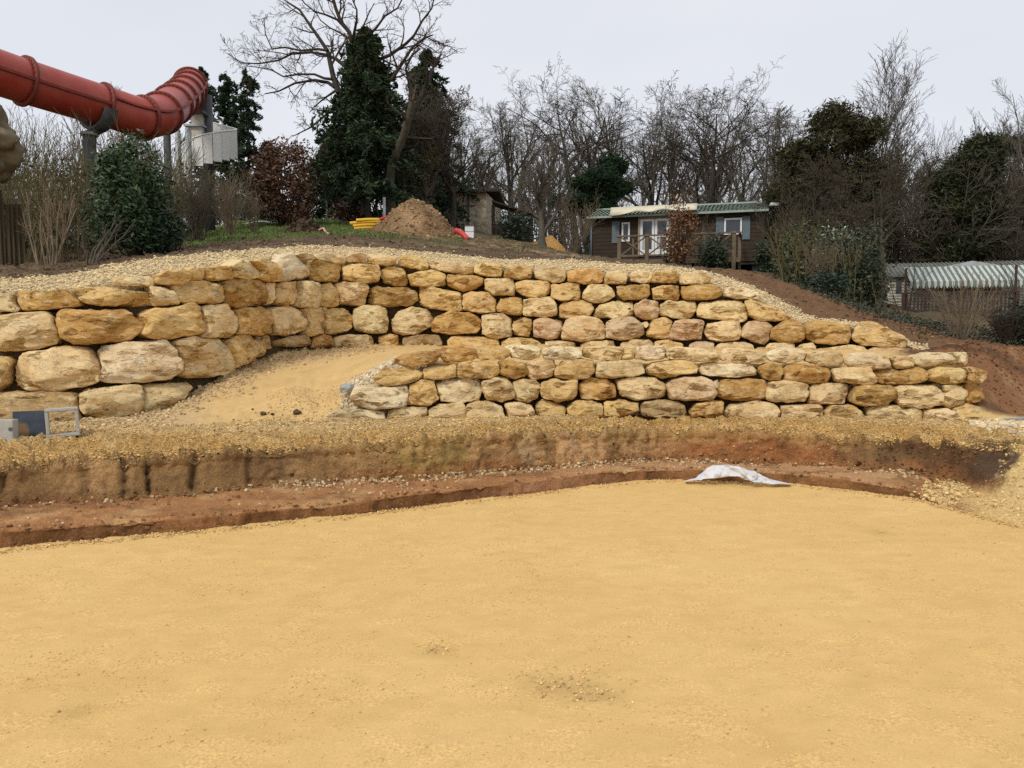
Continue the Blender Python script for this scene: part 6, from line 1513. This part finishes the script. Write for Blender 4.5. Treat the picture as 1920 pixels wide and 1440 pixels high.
# ================================================================== HEAPS, PIPES, SMALL THINGS
def heap(name, label, px, Y, rx, ry, h, colf, seed, mat, cat='heap', lump=.10, nclod=0, clodcol=None, clod=(.02, .09)):
    b = foot(px, Y, .06); n = 70; xs = np.linspace(-1.25, 1.25, n); X, Yg = np.meshgrid(xs, xs); P = np.stack([X*rx, Yg*ry, 0*X], -1)
    o_ = np.array([seed*3.1, seed*1.7, 0]); q = np.sqrt((X + .16*fbm(P*.9+o_, 1, 3, 4))**2 + (Yg + .16*fbm(P*.9+o_+5, 1, 3, 5))**2)
    prof = np.clip(1 - q, -.25, 1); z = h * (prof * .86 + .20 * np.clip(1 - q*q*2.0, 0, 1)) + lump * h * (fbm(P*2.5+o_, 1, 4, 6) * .8 + np.abs(fbm(P*7+o_, 1, 3, 7)) * .6) * sstep(-.1, .3, prof)
    sx = (foot(px + 60, Y, 0)[2] - foot(px - 60, Y, 0)[2]) / (120 / F_PX * Y); sy = (foot(px, Y + .8, 0)[2] - foot(px, Y - .8, 0)[2]) / 1.6
    P[..., 2] = z + sx * P[..., 0] + sy * P[..., 1] - .12 * h * (prof < 0); Pw = P + b; C_ = colf(P)
    ii = np.arange(n*n).reshape(n, n); Q = np.stack([ii[:-1,:-1], ii[:-1,1:], ii[1:,1:], ii[1:,:-1]], -1).reshape(-1, 4)
    t = thing(name, label, cat, b); np_mesh('mound', P, Q, mat, t, True, C_)
    if nclod:
        rg = np.random.default_rng(seed); i = rg.integers(0, n, nclod*3), rg.integers(0, n, nclod*3); pr = prof[i]; k = pr > .02
        pts = P[i][k][:nclod]; m_ = len(pts); o = pebbles('clods', pts, clod[0] + (clod[1]-clod[0])*rg.random(m_)**3, cvar2(rg, clodcol, m_, .3, .05), cube=True, sink=.3); o.parent = t
    return t
hp = lambda P: lerp(lerp(np.zeros_like(P) + np.array([.21, .135, .07]), (.33, .21, .11), sstep(-.1, .5, fbm(P, 2.2, 4, 3))), (.40, .25, .14), np.exp(-((P[..., 0]+.05)/.35)**2 - ((P[..., 2]-.35)/.3)**2) * .9)
heap('earth_heap', 'tall heap of tan stony earth on the grass', 782, 22.3, 1.42, 1.3, 1.02, hp, 5, M['soil'], nclod=1100, clodcol=(.30, .195, .105), clod=(.015, .06))
heap('soil_mound', 'dark low mound of torn soil and roots below the russet bush', 566, 20.4, .62, .5, .34, lambda P: np.zeros_like(P) + np.array([.075, .047, .03]), 6, M['soil'], nclod=400, clodcol=(.07, .045, .03), lump=.3)
heap('sand_heap', 'small orange sand heap between the trees by the cabin', 1030, 28, .85, .7, .52, lambda P: np.zeros_like(P) + np.array([.42, .23, .075]), 7, M['soil'], lump=.05)
M['yellow'] = flat_mat('yellow_conduit', (0.72, 0.42, 0.035), .5, .1, 5, .4)
M['red_pipe'] = flat_mat('red_conduit', (0.55, 0.045, 0.05), .5, .1, 5, .4)
def corrugated(name, pts, r, mat, ring=.05, k=10, cap=True):
    W = crom(np.array(pts, float), 10); L = np.concatenate([[0], np.cumsum(np.linalg.norm(np.diff(W, axis=0), axis=1))]); s = np.arange(0, L[-1], ring/2)
    W2 = np.stack([np.interp(s, L, W[:, q]) for q in range(3)], -1); rad = np.where(np.arange(len(s)) % 2 == 0, r, r*.9)
    m = MB(); m.tube(W2, rad, k, cap); return m
ypb = foot(690, 23.0, 0); g = 0
for (x0, y0, x1, y1, lab) in ((656, 419, 712, 415, 'yellow conduit pipe with the longest free end, lying on the earth heap side'), (668, 413.5, 712, 412, 'topmost yellow conduit pipe of the stack'), (662, 424, 705, 421, 'yellow conduit pipe second from the ground in the stack'), (664, 429, 700, 427, 'lowest yellow conduit pipe resting on the grass')):
    Y = 22.6; a, b = at_y(x0, y0, Y), at_y(x1, y1, Y + .15); o = corrugated('conduit_pipe', [a, (a+b)/2 + np.array([0, 0, .01]), b], .055, M['yellow']).build('conduit_pipe', M['yellow'], None, True, origin=a); tag(o, lab, 'pipe', 'yellow conduit pipes')
a, b, c = at_y(700, 416, 23.3), at_y(716, 410, 23.4), at_y(730, 406, 23.5); o = corrugated('conduit_pipe', [a, b, c], .05, M['red_pipe']).build('conduit_pipe', M['red_pipe'], None, True, origin=a); tag(o, 'red conduit just showing behind the left side of the earth heap', 'pipe')
zg = ground_z(872, 21.6); pts = [at_y(855, 432, 21.9), at_y(864, 436, 21.7), at_y(871, 442, 21.6), at_y(877, 449, 21.5)]; o = corrugated('conduit_pipe', pts, .075, M['red_pipe']).build('conduit_pipe', M['red_pipe'], None, True, origin=pts[0]); tag(o, 'red conduit bending down to the ground right of the earth heap', 'pipe')
pp0 = foot(721, 25.0); o = MB().tube([pp0, (pp0[0], pp0[1], at_y(721, 370, 25.0)[2])], .05, 10).build('metal_pole', M['steel'], None, True, origin=pp0); tag(o, 'grey metal pole standing just left of the oak trunk', 'pole')
cb = foot(880, 24.0, .02); cabt = thing('utility_cabinet', 'light grey utility cabinet with a dark gap below its lid', 'cabinet', cb)
zc = float(at_y(880, 422, 24)[2] - cb[2]); m = MB(); m.box(-.135, .135, 0, .25, 0, zc*.52); m.build('cabinet_body', M['white_frame'], cabt, bevel=.01); m = MB(); m.box(-.135, .135, 0, .25, zc*.55, zc*.97); m.build('cabinet_door', M['white_frame'], cabt, bevel=.01); m = MB(); m.box(-.16, .16, -.03, .28, zc*.97, zc); m.build('cabinet_lid', M['steel_dark'], cabt)
bb = foot(859, 23.2, .02); o = MB().box(-.09, .09, 0, .14, 0, .30).build('concrete_block', M['beige'], None, bevel=.01, origin=None); o.location = bb; tag(o, 'small beige block standing behind the red conduit', 'block')
# white tape lying on the lawn
W = [at_y(452, 395, 27.5), at_y(468, 405, 27), at_y(490, 411, 26.5), at_y(512, 417, 26), at_y(524, 421, 25.6)]
for w, px, Y in zip(W, (452, 468, 490, 512, 524), (27.5, 27, 26.5, 26, 25.6)): w[2] = ground_z(px, Y) + .05
o = MB().tube(crom(np.array(W), 6), .022, 6).build('hose', M['white_frame'], None, True, origin=W[0]); tag(o, 'thin white hose lying on the lawn beside the russet bush', 'hose')
W = [foot(598, 20.3, -.04), foot(606, 20.2, -.10), foot(611, 20.0, -.05), foot(617, 19.9, -.02)]
M['pink'] = flat_mat('faded_pink_tape', (0.62, 0.30, 0.30), .6, .2, 20)
o = MB().tube(crom(np.array(W), 5), .03, 6).build('marker_tape', M['pink'], None, True, origin=W[0]); tag(o, 'crumpled pink and white tape beside the dark soil mound', 'tape')

# ---- concrete pieces at the foot of the left wall
M['concrete'] = flat_mat('pale_concrete', (0.40, 0.395, 0.35), .9, .15, 12, .15, bstr=.35)
M['blue_lid'] = None
def lid_mat():
    m, nt, N, L, bs = newmat('blue_grey_slab'); v = objvec(nt); n = noise_n(nt, v, 9, 5, .65)
    c = mix(nt, 1.0, (0.040, 0.050, 0.066), ramp(nt, n, .3, .7, .7, 1.35), 'MULTIPLY')
    mp = N.new('ShaderNodeMapping'); mp.inputs['Location'].default_value = (.10, 0, -.06); L.new(v, mp.inputs['Vector'])
    ln = N.new('ShaderNodeVectorMath'); ln.operation = 'LENGTH'; L.new(mp.outputs[0], ln.inputs[0])
    ad = N.new('ShaderNodeMath'); ad.operation = 'ADD'; L.new(ln.outputs['Value'], ad.inputs[0]); ml = N.new('ShaderNodeMath'); ml.operation = 'MULTIPLY'; ml.inputs[1].default_value = .10; L.new(n, ml.inputs[0]); L.new(ml.outputs[0], ad.inputs[1])
    c = mix(nt, ramp(nt, ad.outputs[0], .145, .175, 1, 0), c, (0.17, 0.10, 0.05)); L.new(c, bs.inputs['Base Color']); bs.inputs['Roughness'].default_value = .7; bump(nt, bs, n, .2, .01); return m
M['blue_lid'] = lid_mat()
def drop(px, Y): return Vector(foot(px, Y, 0.0))
# hollow square riser
fr_b = Vector([float(q) for q in at_y(124, 818, 8.45)])
def frame_mesh(w, h, d, t):
    m = MB(); m.box(-w/2, w/2, 0, d, 0, t); m.box(-w/2, w/2, 0, d, h-t, h); m.box(-w/2, -w/2+t, .001, d-.001, t, h-t); m.box(w/2-t, w/2, .001, d-.001, t, h-t); return m
o = frame_mesh(.32, .315, .22, .036).build('square_riser', M['concrete'], None, bevel=.008); o.location = fr_b + Vector((0, -.05, 0)); o.rotation_euler = (R(-3), R(-2), R(30)); tag(o, 'hollow square concrete frame standing upright on gravel by the wall', 'concrete riser')
bl_b = Vector([float(q) for q in at_y(3, 828, 8.15)])
m = MB(); m.box(-.24, .112, 0, .13, 0, .232); m.build('concrete_block', M['concrete'], None, bevel=.008)
o = bpy.context.scene.collection.objects[-1]; o.location = bl_b; o.rotation_euler = (R(-3), 0, R(8)); tag(o, 'pale concrete block cut by the left edge, in front of the blue slab', 'concrete block')
m = MB(); m.tube([(.09, -.004, .13), (.09, .004, .13)], .022, 12); 
hole = m.build('lifting_hole_shade', M['steel_dark'], o)  # thin dark disc on the face, painting the shade of a hole
sl_b = Vector([float(q) for q in at_y(52, 821, 8.42)])
m = MB(); V = [(-.155, 0, 0), (.185, 0, 0), (.155, 0, .305), (-.185, 0, .295)]; V = [(x, y, z) for y in (0, .045) for x, _, z in V]
m.add(V, [(0,1,2,3),(4,7,6,5),(0,4,5,1),(1,5,6,2),(2,6,7,3),(3,7,4,0)]); o = m.build('slab', M['blue_lid'], None, bevel=.006); o.location = sl_b; o.rotation_euler = (R(-14), 0, R(6)); tag(o, 'dark blue grey slab with a muddy corner leaning against the wall', 'slab')
# grey blue pipe end / rag by the lower wall and a dark clod on the ramp
d, Fc = ico(4); b = V3(650, 727, 9.95); L = d * np.array([.10, .06, .055]); L[:, 2] += .25 * L[:, 0]; L += d * (.02 * fbm(d*2.2, 1, 3, 9))[:, None]
M['grey_rag'] = flat_mat('grey_cloth', (0.34, 0.345, 0.34), .85, .15, 8)
o = np_mesh('cloth_scrap', L, Fc, M['grey_rag'], None, True); o.location = b; tag(o, 'small grey blue scrap of cloth in the white gravel by the lower wall', 'cloth')
M['clod'] = flat_mat('dark_clod', (0.10, 0.065, 0.038), .95, .4, 20, .1, bstr=.8)
for px, py, Y, s, lab in ((557, 770, 9.75, .05, 'dark clod of earth lying on the ramp'), (494, 775, 9.7, .04, 'smaller brown clod left of the dark clod on the ramp')):
    d, Fc = ico(3); L = d * np.array([s, s*.8, s*.7]) * (1 + .3*fbm(d*2 + s*99, 1, 3, 2))[:, None]; o = np_mesh('clod', L, Fc, M['clod'], None, True); f = foot(px, Y, -.02); o.location = f; tag(o, lab, 'clod')
b = foot(1905, 9.95, -.015); o = MB().bar((-.2, 0, .01), (.35, .05, .05), .07, .02).build('plank', M['steel'], None); o.location = b; tag(o, 'grey plank end lying on the gravel at the right edge', 'plank')

# ---- pale sheet thrown over the edge of the clay bench
def sheet():
    nu, nv = 130, 44; U = np.linspace(0, 1, nu); Vv = np.linspace(0, 1, nv)
    top = np.array([(1284,901),(1312,889),(1322,878),(1335,872.5),(1350,872),(1362,869),(1380,872),(1398,877),(1412,880),(1425,890),(1445,898),(1455,901),(1482,907)], float)
    bot = np.array([(1284,902.5),(1312,898),(1335,897.5),(1350,896),(1365,893.5),(1380,893),(1395,899),(1412,901.5),(1425,903),(1445,905),(1460,906),(1482,907.5)], float)
    xs = 1284 + 198 * U; tp = np.interp(xs, top[:, 0], top[:, 1]); bp = np.interp(xs, bot[:, 0], bot[:, 1]); edge = np.interp(xs, PX, Y0)
    P = np.zeros((nu, nv, 3))
    for j, v in enumerate(Vv):
        py = bp + (tp - bp) * v; Yv = edge - .15 + .10 * v; P[:, j] = at_y(xs, py, Yv).T
    q = np.stack([P[..., 0]*3.2 + P[..., 2]*5, P[..., 1]*2, P[..., 2]*2], -1); f = 1 - np.abs(fbm(q, .8, 3, 17)) * 2
    f2 = fbm(P * np.array([5, 2, 5]), 1.4, 3, 19); w = np.clip((bp - tp) / 12, 0, 1)[:, None]
    P[..., 1] -= (.10 * np.clip(f, 0, 1) ** 2 + .07 * np.abs(f2)) * w; P[..., 2] += .016 * f2 * w; P[..., 2] = np.maximum(P[..., 2], .012)
    V = P.reshape(-1, 3); i = np.arange(nu*nv).reshape(nu, nv); Q = np.stack([i[:-1,:-1], i[1:,:-1], i[1:,1:], i[:-1,1:]], -1).reshape(-1, 4)
    b = V.mean(0); b[2] = V[:, 2].min(); m = flat_mat('pale_geotextile', (0.60, 0.60, 0.615), .8, .08, 20, .2)
    o = np_mesh('plastic_sheet', V, Q, m, None, True, origin=b); s = o.modifiers.new('thickness', 'SOLIDIFY'); s.thickness = .004; tag(o, 'crumpled pale grey sheet lying over the edge of the clay bench', 'sheet')
sheet()
